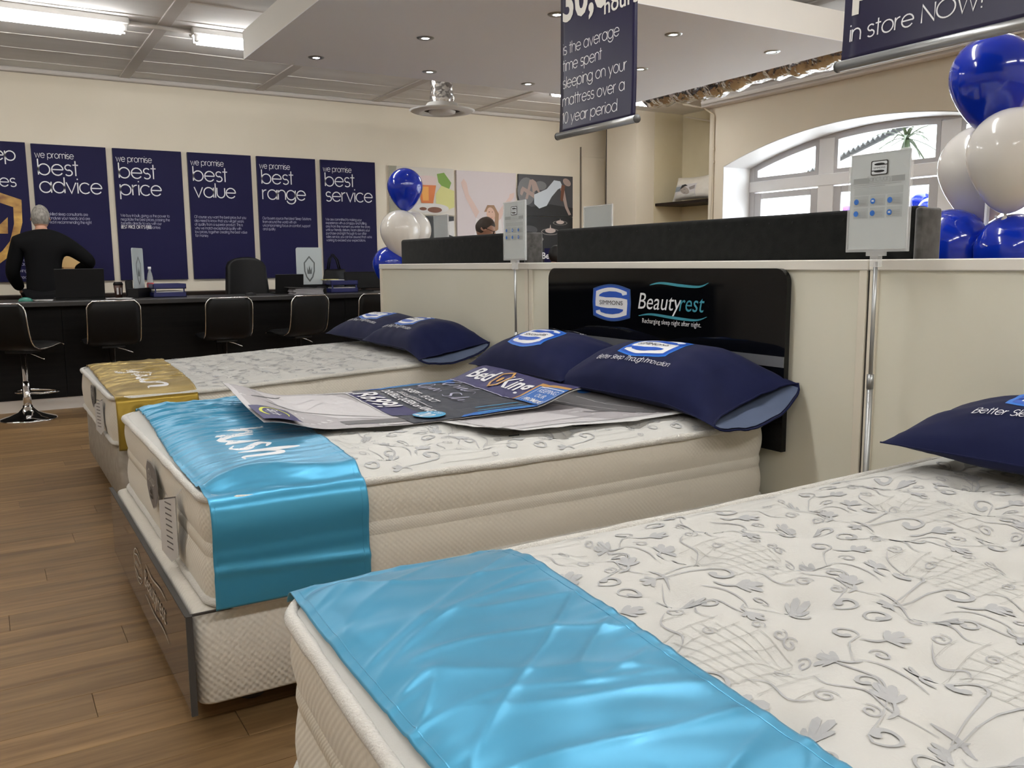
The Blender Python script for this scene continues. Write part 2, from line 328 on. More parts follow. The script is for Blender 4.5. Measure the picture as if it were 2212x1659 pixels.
def txt(s, xh, w=.13, gap=.12, shear=0.0, sx=1.0, anchor='l', rot=0, dx=0, dy=0):
    """single-stroke geometric lettering; xh is the x-height, w the stroke width in x-heights"""
    V, F = [], []; x = 0.0
    for ch in s:
        adv, st = G.get(ch, G[' '])
        for p in st:
            cl = len(p) > 6 and hypot(p[0][0]-p[-1][0], p[0][1]-p[-1][1]) < 1e-4
            v, f = rib(p[:-1] if cl else p, w, cl); n = len(V)
            V += [((a+x)*sx, b) for a, b in v]; F += [tuple(i+n for i in q) for q in f]
        x += adv+gap
    wd = (x-gap)*sx; o = {'l': 0, 'c': -wd/2, 'r': -wd}[anchor]
    return t2(([(a+o, b) for a, b in V], F), xh, xh, dx, dy, rot, shear)
FONTC = {}
def btxt(s, size, shear=0, bold=0.0, anchor='l', sx=1.0, dx=0, dy=0, rot=0):
    """lettering in the built-in outline font as a flat mesh"""
    key = (s, bold)
    if key not in FONTC:
        c = bpy.data.curves.new('t', 'FONT'); c.body = s; c.size = 1; c.offset = bold; c.resolution_u = 3
        o = bpy.data.objects.new('t', c); COL.objects.link(o); bpy.context.view_layer.update()
        me = bpy.data.meshes.new_from_object(o.evaluated_get(bpy.context.evaluated_depsgraph_get()))
        FONTC[key] = ([(q.co.x, q.co.y) for q in me.vertices], [tuple(p.vertices) for p in me.polygons])
        bpy.data.objects.remove(o); bpy.data.curves.remove(c); bpy.data.meshes.remove(me)
    v, f = FONTC[key]; x0, x1 = min(a for a, b in v), max(a for a, b in v)
    o = {'l': x0, 'c': (x0+x1)/2, 'r': x1}[anchor]
    return t2(([(a-o, b) for a, b in v], f), size*sx, size, dx, dy, rot, shear)
def refine(vf, ml):
    V = [tuple(v) for v in vf[0]]; F = []
    for f in vf[1]:
        for k in range(1, len(f)-1): F.append((f[0], f[k], f[k+1]))
    for _ in range(7):
        mid = {}; out = []; any_ = False
        def mp(a, b):
            k = (min(a, b), max(a, b))
            if k not in mid: V.append(((V[a][0]+V[b][0])/2, (V[a][1]+V[b][1])/2)); mid[k] = len(V)-1
            return mid[k]
        d = lambda a, b: hypot(V[a][0]-V[b][0], V[a][1]-V[b][1])
        long_ = set()
        for a, b, c in F:
            for e in ((a, b), (b, c), (c, a)):
                if d(*e) > ml: long_.add((min(e), max(e)))
        if not long_: break
        for a, b, c in F:
            m = [e if (min(e), max(e)) in long_ else None for e in ((a, b), (b, c), (c, a))]
            k = sum(q is not None for q in m)
            if k == 0: out.append((a, b, c))
            elif k == 3:
                x, y, z = mp(a, b), mp(b, c), mp(c, a); out += [(a, x, z), (x, b, y), (z, y, c), (x, y, z)]
            else:
                vs3 = [a, b, c]
                while True:
                    mm = [(min(vs3[i], vs3[(i+1) % 3]), max(vs3[i], vs3[(i+1) % 3])) in long_ for i in range(3)]
                    if (k == 1 and mm[0]) or (k == 2 and mm[0] and mm[1]): break
                    vs3 = vs3[1:]+vs3[:1]
                a, b, c = vs3
                if k == 1: x = mp(a, b); out += [(a, x, c), (x, b, c)]
                else: x, y = mp(a, b), mp(b, c); out += [(a, x, c), (x, y, c), (x, b, y)]
        F = out
    return V, F
def frame(O, U, V):
    """mapping of a flat sheet: (u, v, layer) -> world, layers lifted along the normal"""
    O, U, V = Vector(O), Vector(U).normalized(), Vector(V).normalized(); Nn = U.cross(V)
    return lambda a, b, k: tuple(O+U*a+V*b+Nn*k)
def prints(parent, fmap, layers, eps=.0007, ml=None, lift=0.0):
    """layers: [(part name, material, [shape, ...]), ...] painted in order"""
    out = []
    todo = []
    for k, (nm, m, shapes) in enumerate(layers):
        if 2 <= len(shapes) <= 10: todo += [(k, nm, m, [q]) for q in shapes]
        elif shapes: todo.append((k, nm, m, shapes))
    for q_, (k, nm, m, shapes) in enumerate(todo):
        v, f = join(*shapes)
        if not v: continue
        if ml: v, f = refine((v, f), ml)
        P = [fmap(a, b, lift+eps*(k+1)+(q_ % 9)*.00002) for a, b in v]
        out.append(obj(nm, (P, f), m, parent))
    return out
def simmons(dx=0, dy=0, s=1.0, sx=1.0):
    """the S badge, about 1 wide and 1.12 high: outline blue, white S, blue counters, black word"""
    def barrel(w, h, b, t): return [(-w/2, -h/2)]+[(-w/2+w*k/10, -h/2-t*sin(pi*k/10)) for k in range(1, 10)]+[(w/2, -h/2), (w/2+b*.2, 0), (w/2, h/2)]+[(w/2-w*k/10, h/2+t*sin(pi*k/10)) for k in range(1, 10)]+[(-w/2, h/2), (-w/2-b*.2, 0)]
    up_ = [(-.36, .20), (-.34, .26), (-.24, .33), (-.05, .375), (.15, .37), (.30, .325), (.335, .25), (.50, .30), (.50, .12), (.30, .165), (.10, .18), (-.15, .17)]
    lo_ = [(-a, -b) for a, b in up_]
    T = lambda vf: t2(vf, s*sx, s, dx, dy)
    return [('badge_outline', logo_blue, [T(poly(barrel(1.02, .84, .1, .14)))]), ('badge_white', logo_white, [T(poly(barrel(.90, .74, .1, .13)))]),
            ('badge_counter', logo_blue, [T(poly(up_)), T(poly(lo_))]), ('badge_word', logo_black, [t2(btxt('SIMMONS', .20, anchor='c', sx=.80), s*sx, s, dx, dy-.065*s)])]
# ================================================================== the setting
floor = struct(obj('floor', box(-3.5, 8.2, -3, 10.15, -.06, -.004), sub_m), 'brown wood-look vinyl plank floor')
PW, PL = .152, 1.22
plank_me = me_from(*box(.0006, PL-.0006, .0006, PW-.0006, -.006, 0.0, .0008, 1)); plank_me.materials.append(plank_m)
for j in range(int((8.14-.9)/PW)+1):
    off = (j*.37) % 1*PL
    for i in range(-1, 4):
        x = -1.9+off+i*PL
        y = .9+j*PW
        if x > (2.1 if y > 7.0 else 1.4) or x+PL < -1.9: continue
        p = bpy.data.objects.new('plank', plank_me); COL.objects.link(p); p.parent = floor; p.location = (x, y, 0)
far_floor = obj('floor_sheet', join(box(-3.5, 8.2, -3, .899, -.005, -.0005), box(2.62, 8.2, .9, 8.2, -.005, -.0005), box(-3.5, 8.2, 8.2, 10.0, -.005, -.0005)), plank_m, floor)
far_floor['kind'] = 'stuff'
CZ = 3.10
wall_back = struct(obj('wall_back', box(-3.5, 8.2, 10.0, 10.15, 0, CZ), cream), 'cream wall behind the dark counter')
wall_left = struct(obj('wall_left', box(-3.65, -3.5, -3, 10.15, 0, CZ), cream))
wall_front = struct(obj('wall_front', box(-3.65, 8.2, -3.15, -3, 0, CZ), cream))
# window wall with its arched opening
AC, AZ, AR = 5.8645, -3.216, 5.809
za = lambda y: AZ+sqrt(AR*AR-(y-AC)**2)
arc = [(4.02+(7.71-4.02)*k/28, za(4.02+(7.71-4.02)*k/28)) for k in range(29)]
wall_right = struct(fix(obj('wall_right', prism([(-3, 0), (4.02, 0)]+arc+[(7.71, 0), (7.95, 0), (7.95, CZ), (-3, CZ)], 7.6, 8.2, 'yz'), cream)), 'cream wall with the arched shop window')
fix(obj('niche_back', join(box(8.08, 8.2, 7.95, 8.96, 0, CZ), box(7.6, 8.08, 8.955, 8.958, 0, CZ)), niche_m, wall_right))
fix(obj('pillar', box(7.308, 8.2, 8.96, 9.61, 0, CZ), cream, wall_right))
obj('pillar_gap', box(7.302, 7.308, 9.588, 9.60, .6, 2.95), gap_m, wall_right)
obj('corner_infill', box(7.6, 8.2, 9.61, 10.0, 0, CZ), cream, wall_right)
path = [(7.70, 0.0)]+[(y-.008*(y-AC)/1.8, z-.008) for y, z in reversed(arc)]+[(4.03, 0.0)]
V = []; F = []
for y, z in path: V += [(7.598, y, z), (8.10, y, z)]
F = [(2*i, 2*i+1, 2*i+3, 2*i+2) for i in range(len(path)-1)]
solid(obj('reveal_lining', (V, F), white_m, wall_right), .006)
for pth, r in (([(7.585, 7.87, 0), (7.585, 7.87, 2.90), (7.5, 7.95, 2.99), (7.3, 8.1, 3.04)], .012), ([(8.06, 8.25, 1.95), (8.06, 8.25, 2.80), (8.0, 8.35, 2.93), (7.8, 8.6, 3.0)], .011)):
    obj('conduit', tube(pth, r, 8), cream, wall_right, True)
for y in (2.2, 2.05, 1.2): obj('conduit_clip', box(7.575, 7.6, 7.85, 7.89, y+.3, y+.32), cream, wall_right)
struct(obj('trim_1', box(7.45, 7.6, -3, 7.95, 2.985, CZ, .01), strip_m), 'painted ledge under the ceiling above the arched window')
struct(obj('trim_2', tube([(7.42, -3, 3.03), (7.42, 7.9, 3.03)], .022, 8), ridge_m, smooth=True), 'thin pipe along the ceiling above the arched window')
struct(obj('trim_3', box(-3.5, 7.3, 9.93, 10.0, 3.055, CZ, .012), strip_m), 'narrow cornice along the top of the cream back wall')
C_joint = mat('board_joint_shadow', (.20, .17, .14), .8)
board = struct(obj('trim_4', box(7.17, 7.56, 9.955, 10.0, .1, 2.62, .004), cream), 'tall cream cover board in the corner by the pillar')
obj('joint', box(7.161, 7.168, 9.97, 10.0, .1, 2.75), C_joint, board)
# ceiling
ceiling = struct(obj('ceiling', box(-3.65, 8.2, -3.15, 10.15, CZ, CZ+.15), ceil_m), 'grey boarded ceiling with cover strips')
for x in (-2.70, -1.33, .04, 1.41, 2.78, 4.15, 5.52, 6.89):
    obj('cover_strip', box(x-.05, x+.05, -3, 9.93, CZ-.014, CZ, .004), strip_m, ceiling)
random.seed(3)
for j in range(10):
    y = 9.62-.53*j
    for i in range(6):
        x0 = -1.28+1.37*i
        pts = [(x0+1.27*k/9, y+random.uniform(-.008, .008), CZ-.001) for k in range(10)]
        obj('board_joint', tube(pts, [random.uniform(.002, .007) for _ in pts], 5), ridge_m, ceiling)
# suspended bulkhead
bulk = struct(obj('ceiling_bulkhead', box(1.80, 5.52, 4.24, 6.80, 2.704, 2.90), fascia_m), 'dropped grey bulkhead with downlights')
obj('soffit', box(1.80, 5.52, 4.24, 6.80, 2.70, 2.704), bulk_m, bulk)
for x, y in ((2.4, 5), (2.4, 6.3), (4.9, 5), (4.9, 6.3)): obj('hanger', box(x-.02, x+.02, y-.02, y+.02, 2.90, CZ), strip_m, bulk)
# ------------------------------------------------------------------ window, doors
win = struct(thing('window_1', (8.08, AC, 0), None, None), 'arched shop window with grey frames and glazed doors'); del_keys = None
def bar(y0, y1, z0, z1, x0=8.03, x1=8.12, m=alu_l, nm='frame_bar'): return obj(nm, box(x0, x1, y0, y1, z0, z1, .006, 1), m, win)
ring = [(y, z-.01) for y, z in arc]+[(y, z-.045) for y, z in reversed(arc)]
fix(obj('arch_frame', prism(ring, 8.04, 8.12, 'yz'), alu_l, win))
for y0, y1 in ((6.48, 6.69), (5.04, 5.25)): bar(y0, y1, 0, za((y0+y1)/2)-.04, m=white_m, nm='mullion')
for y0, y1 in ((7.62, 7.705), (4.02, 4.11)): bar(y0, y1, 0, za(y0 if y0 > 6 else y1)-.03, nm='jamb')
bar(4.05, 7.70, 2.0, 2.125, 8.02, 8.13, white_m, 'transom')
for y0, y1 in ((6.69, 7.62), (5.25, 6.48), (4.11, 5.04)):
    # top light: inner metal frame following the arch, and its pane
    n = 12; ys = [y0+(y1-y0)*k/n for k in range(n+1)]
    out = [(y0, 2.125)]+[(y, za(y)-.044) for y in ys]+[(y1, 2.125)]
    def ins(y): return min(max(y, y0+.045), y1-.045)
    inn = [(y0+.045, 2.17)]+[(ins(y), max(2.18, za(ins(y))-.085)) for y in ys]+[(y1-.045, 2.17)]
    m = len(out); V = []
    for x in (8.03, 8.07):
        V += [(x, a, b) for a, b in out]+[(x, a, b) for a, b in inn]
    F = []
    for i in range(m):
        j = (i+1) % m
        F += [(i, j, m+j, m+i), (2*m+j, 2*m+i, 3*m+i, 3*m+j), (i, 2*m+i, 2*m+j, j), (m+j, 3*m+j, 3*m+i, m+i)]
    fix(obj('top_light_frame', (V, F), alu_l, win))
    fix(obj('pane', prism(inn, 8.048, 8.054, 'yz'), glass, win))
    # lower leaf
    for nm, a, b, c, d in (('leaf_stile', y0, y0+.10, .02, 1.985), ('leaf_stile', y1-.10, y1, .02, 1.985), ('leaf_rail', y0+.10, y1-.10, 1.915, 1.985), ('leaf_rail', y0+.10, y1-.10, .02, .22)):
        obj(nm, box(8.035, 8.085, a, b, c, d, .005, 1), alu_l, win)
    obj('pane', box(8.056, 8.062, y0+.10, y1-.10, .22, 1.915), glass, win)
obj('threshold', box(7.6, 8.2, 4.02, 7.71, -.02, .012), alu, win)
# ------------------------------------------------------------------ partition that carries the headboards
part = struct(obj('wall_partition', box(2.432, 2.50, -.25, 5.80, 0, 1.150), part_m), 'cream panelled partition behind the beds')
for a, b in ((3.835, 5.80), (1.805, 3.825), (-.24, 1.795)):
    obj('panel', box(2.426, 2.434, a+.03, b-.03, .05, 1.15), part_m, part)
    for y in (a, b-.03): obj('stile', box(2.416, 2.434, y, y+.03, 0, 1.150, .002, 1), partf_m, part)
    obj('bottom_rail', box(2.416, 2.434, a+.03, b-.03, 0, .05), partf_m, part)
    obj('top_rail', box(2.414, 2.52, a-.004, b+.004, 1.148, 1.183, .003, 1), edge_m, part)
obj('joint_gap', box(2.424, 2.430, 3.823, 3.837, 0, 1.15), gap_m, part)
obj('joint_gap', box(2.424, 2.430, 1.793, 1.807, 0, 1.15), gap_m, part)
# ------------------------------------------------------------------ lamps of the place
def batten(x0, x1, y, label, gp='twin-tube ceiling battens', z=CZ):
    t = thing('fluorescent_batten', ((x0+x1)/2, y, z), label, 'ceiling light', gp)
    obj('housing', box(x0, x1, y-.075, y+.075, z-.055, z, .008, 1), lampoff, t)
    for s in (-.047, .047):
        obj('tube', tube([(x0+.05, y+s, z-.085), (x1-.05, y+s, z-.085)], .028, 8), tube_m, t, True)
        for x in (x0+.02, x1-.05): obj('tube_holder', box(x, x+.03, y+s-.018, y+s+.018, z-.108, z-.055), lampoff, t)
    return t
batten(-.40, 1.14, 7.66, 'lit fluorescent batten at the far left of the ceiling')
batten(1.62, 3.14, 7.70, 'lit fluorescent batten partly hidden by the grey bulkhead')
batten(5.45, 6.97, 8.15, 'lit fluorescent batten glimpsed beside the hanging blue banner')
k = 0
for y in (2.55, -.9):
    for x in (-2.2, -.3, 1.6, 3.5, 5.4):
        k += 1; batten(x, x+1.5, y, 'ceiling batten outside the photograph above the showroom', 'battens overhead outside the photograph')
batten(-2.4, -.9, 7.66, 'ceiling batten outside the photograph above the showroom', 'battens overhead outside the photograph')
tag(obj('conduit_pipe', tube([(1.14, 7.66, CZ-.03), (1.62, 7.70, CZ-.03)], .018, 8), strip_m, smooth=True), 'thin grey conduit joining the two fluorescent battens', 'conduit')
DL = [(2.246, 6.476, 'leftmost of the bulkhead, nearest the fluorescent battens'), (2.706, 5.577, 'third row, above and left of the round air vent'), (3.19, 6.51, 'straight above the round air vent'), (4.131, 6.528, 'right of the round air vent, left of the banner'), (3.167, 4.668, 'touching the left edge of the hanging banner'), (4.119, 4.674, 'right of the banner, nearest the front edge'), (4.608, 5.611, 'just right of the banner, nearest the foil duct'), (5.089, 4.696, 'rightmost of the bulkhead by the foil duct')]
for x, y, w in DL+[(2.24, 4.68, None)]:
    t = thing('downlight', (x, y, 2.70), ('round recessed downlight, '+w) if w else 'round recessed downlight outside the photograph', 'downlight', 'downlights in the grey bulkhead')
    obj('bezel', lathe([(.026, 0.0), (.030, -.006), (.054, -.005), (.060, 0.0)], 20, (x, y, 2.6995), cap=False), alu, t, True)
    obj('lamp', lathe([(.001, -.003), (.024, -.003), (.026, .0)], 16, (x, y, 2.6995), cap=False), lamp_m, t)
# round air vent on a foil neck
t = thing('air_diffuser', (3.72, 7.35, 2.56), 'round white ceiling air diffuser on a crumpled foil neck', 'air vent')
obj('neck', lathe([(.105, 0), (.112, .08), (.100, .15), (.108, .25), (.100, .5)], 28, (3.72, 7.35, 2.60), cap=False), foil, t, True)
obj('collar', lathe([(.20, .0), (.15, .05), (.135, .07)], 36, (3.72, 7.35, 2.56), cap=False), lampoff, t, True)
obj('outer_ring', lathe([(.165, .02), (.175, -.004), (.215, -.012), (.28, .0), (.30, .012), (.20, .022)], 40, (3.72, 7.35, 2.555), cap=False), lampoff, t, True)
obj('inner_disc', lathe([(.002, -.016), (.09, -.016), (.120, -.008), (.124, .008)], 36, (3.72, 7.35, 2.552), cap=False), lampoff, t, True)
obj('cone_gap', lathe([(.002, .012), (.185, .012)], 30, (3.72, 7.35, 2.555), cap=False), gap_m, t)
# foil duct along the bulkhead
random.seed(11); pts = []; rr = []
for k in range(60):
    s = k/59; pts.append((5.78+.02*sin(9*s), 6.95-4.2*s, 2.80+.015*sin(23*s))); rr.append((.135+.014*sin(k*1.9)+random.uniform(-.010, .010))*(.55 if k == 0 else .85 if k == 1 else 1))
tag(obj('foil_duct', tube(pts, rr, 20), foil, smooth=True), 'long crumpled silver foil air duct beside the bulkhead', 'air duct')
tag(obj('ceiling_pipe', tube([(6.30, -2.9, 2.99), (6.30, 9.0, 2.99)], .035, 10), ridge_m, smooth=True), 'cream pipe running under the foil duct to the window wall', 'pipe')
# ------------------------------------------------------------------ outside the window
pavement = struct(obj('ground_outside', box(8.2, 30, -8, 24, -.12, -.05), pave))
hs = thing('building', (20, 6, -.05), 'pale building across the street beyond the window', 'building')
obj('facade', box(20, 20.4, -8, 24, -.05, 7), out_wall, hs)
for y in (4.2, 7.6, 11): obj('window_panel', box(19.96, 20, y, y+.8, 2.9, 3.5), out_blue, hs)
t = thing('corrugated_awning', (9.9, 7.3, 2.4), 'corrugated roof edge of an awning outside the arched window', 'awning')
V = []; F = []; n = 72
for k in range(n+1):
    s = k/n; y = 8.6-2.6*s; z = 2.34+.80*s+.022*(1 if k % 2 else -1)
    V += [(9.9, y, z), (10.35, y, z+.02)]
solid(obj('sheet', (V, [(2*i, 2*i+1, 2*i+3, 2*i+2) for i in range(n)]), roof_m, t), .012)
obj('beam', xf(box(-.04, .04, -1.5, 1.5, -.05, .05), Matrix.Translation((10.0, 7.3, 2.64)) @ Matrix.Rotation(-atan2(.8, 2.6), 4, 'X')), out_wall, t)
for y in (8.45, 6.1): obj('post', box(9.96, 10.04, y-.04, y+.04, -.05, 2.34+.8*(8.6-y)/2.6), out_wall, t)
random.seed(5)
pl = thing('yucca_plant', (9.7, 6.78, -.05), 'spiky green yucca seen through the arched window', 'plant')
obj('trunk', tube([(9.7, 6.78, -.05), (9.72, 6.80, 1.2), (9.7, 6.78, 2.62)], [.05, .04, .03], 8), leaf_m, pl, True)
for k in range(22):
    a = k*2.4; el = random.uniform(-.5, 1.1); ln = random.uniform(.35, .6); d = Vector((cos(a)*cos(el), sin(a)*cos(el), sin(el))); s = d.cross(Vector((0, 0, 1))).normalized()
    V = []; c0 = Vector((9.7, 6.78, 2.64))
    for q in range(6):
        w = q/5; c = c0+d*ln*w+Vector((0, 0, -.28*w*w)); ww = .022*(1-w)**.6+.002
        V += [tuple(c+s*ww), tuple(c+Vector((0, 0, -.008))), tuple(c-s*ww)]
    obj('leaf', (V, [(3*q+i, 3*q+i+1, 3*q+i+4, 3*q+i+3) for q in range(5) for i in (0, 1)]), leaf_m, pl)
# ================================================================== beds
ID = lambda x, y, z: (x, y, z)
TUFT = lambda x, y: min((x-.80-.30*round((x-.80)/.30))**2+(y-.88-.25*round((y-.88)/.25))**2, (x-.95-.30*round((x-.95)/.30))**2+(y-1.005-.25*round((y-1.005)/.25))**2)
class Bed: pass
def sdf(x, y, x0, x1, y0, y1, r):
    qx = abs(x-(x0+x1)/2)-((x1-x0)/2-r); qy = abs(y-(y0+y1)/2)-((y1-y0)/2-r)
    return -(hypot(max(qx, 0), max(qy, 0))+min(max(qx, qy), 0)-r)
def mattress(x0, x1, y0, y1, z0, ze, crown, label, T=ID, dent=.014, res=.022, band=True, scroll=None):
    """ze(x): height of the upper piping.  Gives the thing and its top-surface function"""
    r = .085; b = Bed(); b.T = T; b.z0 = z0; b.ze = ze; b.ext = (x0, x1, y0, y1)
    def top(x, y):
        d = max(0.0, sdf(x, y, x0, x1, y0, y1, r)); g = 1-exp(-d/.055)
        q = TUFT(x, y); k = min(1, max(0, (d-.06)/.06))
        h = -dent*exp(-q/.0018)*k-.006*abs(noise.noise((x*6, y*6, 1.3)))*g
        # edge roll: little puckers along the piping
        h += .004*noise.noise((x*24, y*24, 4.1))*exp(-d/.05)*min(1, d/.015)
        return ze(x)+crown*g+h
    b.top = top
    b.flat = lambda x, y: ze(x)+crown*(1-exp(-max(0.0, sdf(x, y, x0, x1, y0, y1, r))/.055))
    root = thing('mattress', T((x0+x1)/2, (y0+y1)/2, z0), label, 'mattress')
    b.root = root
    nx, ny = int((x1-x0)/res), int((y1-y0)/res); V = []
    for j in range(ny+1):
        for i in range(nx+1):
            x = x0+(x1-x0)*i/nx; y = y0+(y1-y0)*j/ny
            cx = min(max(x, x0+r), x1-r); cy = min(max(y, y0+r), y1-r); dx, dy = x-cx, y-cy; l = hypot(dx, dy)
            if dx and dy and l > r: x, y = cx+dx/l*r, cy+dy/l*r
            V.append(T(x, y, top(x, y)))
    F = [(j*(nx+1)+i, j*(nx+1)+i+1, (j+1)*(nx+1)+i+1, (j+1)*(nx+1)+i) for j in range(ny) for i in range(nx)]
    obj('top_panel', (V, F), mtop, root, True)
    # perimeter
    P = []
    c4 = [(x1-r, y1-r, 0), (x0+r, y1-r, 90), (x0+r, y0+r, 180), (x1-r, y0+r, 270)]
    for q in range(4):
        cx, cy, a0 = c4[q]
        for k in range(9): a = radians(a0+90*k/8); P.append((cx+r*cos(a), cy+r*sin(a), cos(a), sin(a)))
        nxt = c4[(q+1) % 4]; a = radians(a0+90); ex, ey = cx+r*cos(a), cy+r*sin(a); fx, fy = nxt[0]+r*cos(a), nxt[1]+r*sin(a)
        m = 26
        for k in range(1, m): P.append((ex+(fx-ex)*k/m, ey+(fy-ey)*k/m, cos(a), sin(a)))
    n = len(P); S = [0]
    for k in range(n): S.append(S[-1]+hypot(P[(k+1) % n][0]-P[k][0], P[(k+1) % n][1]-P[k][1]))
    def wall(t): # outward bulge of the border
        if not band: return .012*sin(pi*t)
        return .009*sin(pi*t/.46) if t < .46 else (.001+.003*sin(pi*(t-.46)/.12) if t < .58 else .010*sin(pi*(t-.58)/.42))
    b.wall = wall
    def strip(nm, t0, t1, nt, m):
        V, F, UV = [], [], []
        for j in range(nt+1):
            t = t0+(t1-t0)*j/nt
            for k in range(n+1):
                x, y, ax, ay = P[k % n]; o = wall(t)+.002*noise.noise((S[k]*5, t*4, z0)); z = z0+t*(ze(x)-z0)
                V.append(T(x+ax*o, y+ay*o, z)); UV.append((S[k], t*(ze(x)-z0)))
        for j in range(nt):
            for k in range(n): F.append((j*(n+1)+k, j*(n+1)+k+1, (j+1)*(n+1)+k+1, (j+1)*(n+1)+k))
        return obj(nm, (V, F), m, root, True, UV)
    if band:
        strip('side_border', .02, .455, 8, mside); strip('border_band', .45, .585, 4, mband); strip('side_border', .58, .99, 8, mside)
    else: strip('side_border', .02, .99, 14, mside)
    for nm, zf, o in (('top_piping', lambda x: ze(x), .006), ('bottom_piping', lambda x: z0+.010, .004)):
        pts = [T(x+ax*o, y+ay*o, zf(x)+.002*noise.noise((S[k]*9, 2.2, z0))) for k, (x, y, ax, ay) in enumerate(P)]
        obj(nm, tube(pts, [.0115+.0025*noise.noise((S[k]*30, 5.5, 0)) for k in range(n)], 8, True), mpipe, root, True)
    obj('underside', ([T(x, y, z0+.012) for x, y, _, _ in P], [tuple(range(n))]), mside, root)
    return b
def spiral(cx, cy, r, a0, turns, w, sgn=1, n=18, tail=None):
    pts = []; ws = []
    if tail: pts += tail[:-1]; ws += [w*(.25+.6*k/len(tail)) for k in range(len(tail)-1)]
    for k in range(n+1):
        q = k/n; rr = r*(1-.78*q); a = a0+sgn*2*pi*turns*q; pts.append((cx+rr*cos(a), cy+rr*sin(a))); ws.append(w*(.85+.9*q if q < .8 else 1.6-.8*(q-.8)*5))
    return rib(pts, ws)
def curve(pts, w, n=14):
    """smooth tapered stroke through control points (Catmull-Rom)"""
    P = [pts[0]]+list(pts)+[pts[-1]]; out = []; ws = []; m = len(pts)-1
    for i in range(m):
        for k in range(n//m+1):
            t = k/(n//m+1); a, b_, c, d = P[i], P[i+1], P[i+2], P[i+3]
            out.append(tuple(.5*((2*b_[q])+(c[q]-a[q])*t+(2*a[q]-5*b_[q]+4*c[q]-d[q])*t*t+(3*b_[q]-a[q]-3*c[q]+d[q])*t**3) for q in (0, 1))); s = (i+t)/m; ws.append(w*(.25+sin(pi*min(1, s*1.05))))
    out.append(pts[-1]); ws.append(w*.25); return rib(out, ws)
def comma(cx, cy, r, a0, sgn, w, tail=None):
    """fat curled hook ending in a bulb"""
    pts = []; ws = []; n = 20
    for k in range(n+1):
        q = k/n; rr = r*(1-.60*q); a = a0+sgn*1.75*pi*q; pts.append((cx+rr*cos(a), cy+rr*sin(a))); ws.append(w*(.30+.75*q**1.3))
    if tail:
        m = len(tail); pts = list(tail)+pts; ws = [w*(.12+.18*k/m) for k in range(m)]+ws
    return [rib(pts, ws), ell(pts[-1][0], pts[-1][1], w*.62, w*.62, 10)]
def leafs(cx, cy, l, a, curl=1):
    """palmate acanthus leaf of four rounded lobes on a curved stem"""
    out = []
    for da, k in ((-.75, .62), (-.28, .92), (.18, 1.0), (.62, .74)):
        t = a+curl*da; c, s_ = cos(t), sin(t); L_ = l*k
        out.append(poly([(cx+L_*(x*c-y*s_), cy+L_*(x*s_+y*c)) for x, y in ((0, 0), (.35, .10), (.65, .17), (.88, .15), (1.0, .03), (.93, -.09), (.70, -.13), (.35, -.09))]))
    out.append(curve([(cx-l*.75*cos(a-curl*.5), cy-l*.75*sin(a-curl*.5)), (cx-l*.3*cos(a-curl*.1), cy-l*.3*sin(a-curl*.1)), (cx+l*.2*cos(a), cy+l*.2*sin(a))], l*.10))
    return out
def motif():
    d, g, net = [], [], []
    for m in (1, -1):
        def T_(q): return [([(a*m, b) for a, b in vf[0]], vf[1]) for vf in (q if isinstance(q, list) else [q])]
        g += T_(comma(.048, .044, .030, pi*1.05, -1, .013, [(.003, -.055), (.007, -.02), (.012, .015)]))
        g += T_(leafs(.100, .030, .052, 1.0)); d += T_(curve([(.060, -.012), (.10, .004), (.145, .002), (.175, -.015)], .0028))
        d += T_(spiral(.160, .028, .016, -.6, 1.2, .0030)); g += T_(leafs(.186, .070, .046, 1.7, -1))
        g += T_(comma(.232, .038, .021, 2.6, -1, .009, [(.168, -.02), (.19, .0), (.208, .02)]))
        d += T_(curve([(.015, -.06), (.06, -.085), (.11, -.075), (.15, -.10), (.18, -.09)], .0026)); d += T_(spiral(.075, -.108, .015, .5, 1.35, .0022, 1))
        d += T_(spiral(.127, -.128, .017, 2.2, 1.35, .0022, -1)); d += T_(curve([(.125, -.145), (.15, -.172), (.19, -.165), (.212, -.19)], .0024)); d += T_(spiral(.205, -.125, .013, 1.0, 1.3, .0020, 1))
        g += T_(comma(.243, .135, .024, -1.5, 1, .011, [(.195, .205), (.212, .175), (.232, .120)])); g += T_(leafs(.205, .205, .050, 2.5))
        g += T_(comma(.150, .222, .018, .2, 1, .008, [(.205, .200), (.185, .212)])); d += T_(curve([(.20, .20), (.16, .240), (.10, .238), (.05, .255)], .0028)); g += T_(leafs(.090, .246, .040, 3.3, -1))
        d += T_(spiral(.045, .225, .012, 3.0, 1.2, .0022, -1)); d += T_(spiral(.265, -.04, .012, 2.0, 1.2, .0022, -1))
    d.append(curve([(-.03, -.055), (0, -.045), (.03, -.055)], .005)); g += leafs(0, -.062, .034, -pi/2)
    c = (.0, .135)
    for k in range(-4, 5):
        q = k*.033; h = sqrt(max(0, .140**2-q*q))*.66
        for mm in range(2):
            pts = [(c[0]-h*1.05+2.1*h*t/6, c[1]+q*.62) for t in range(7)] if mm else [(c[0]+q, c[1]-h*.9+1.8*h*t/6) for t in range(7)]
            net.append(rib(pts, .0013))
    return g, d, net
MOT = motif()
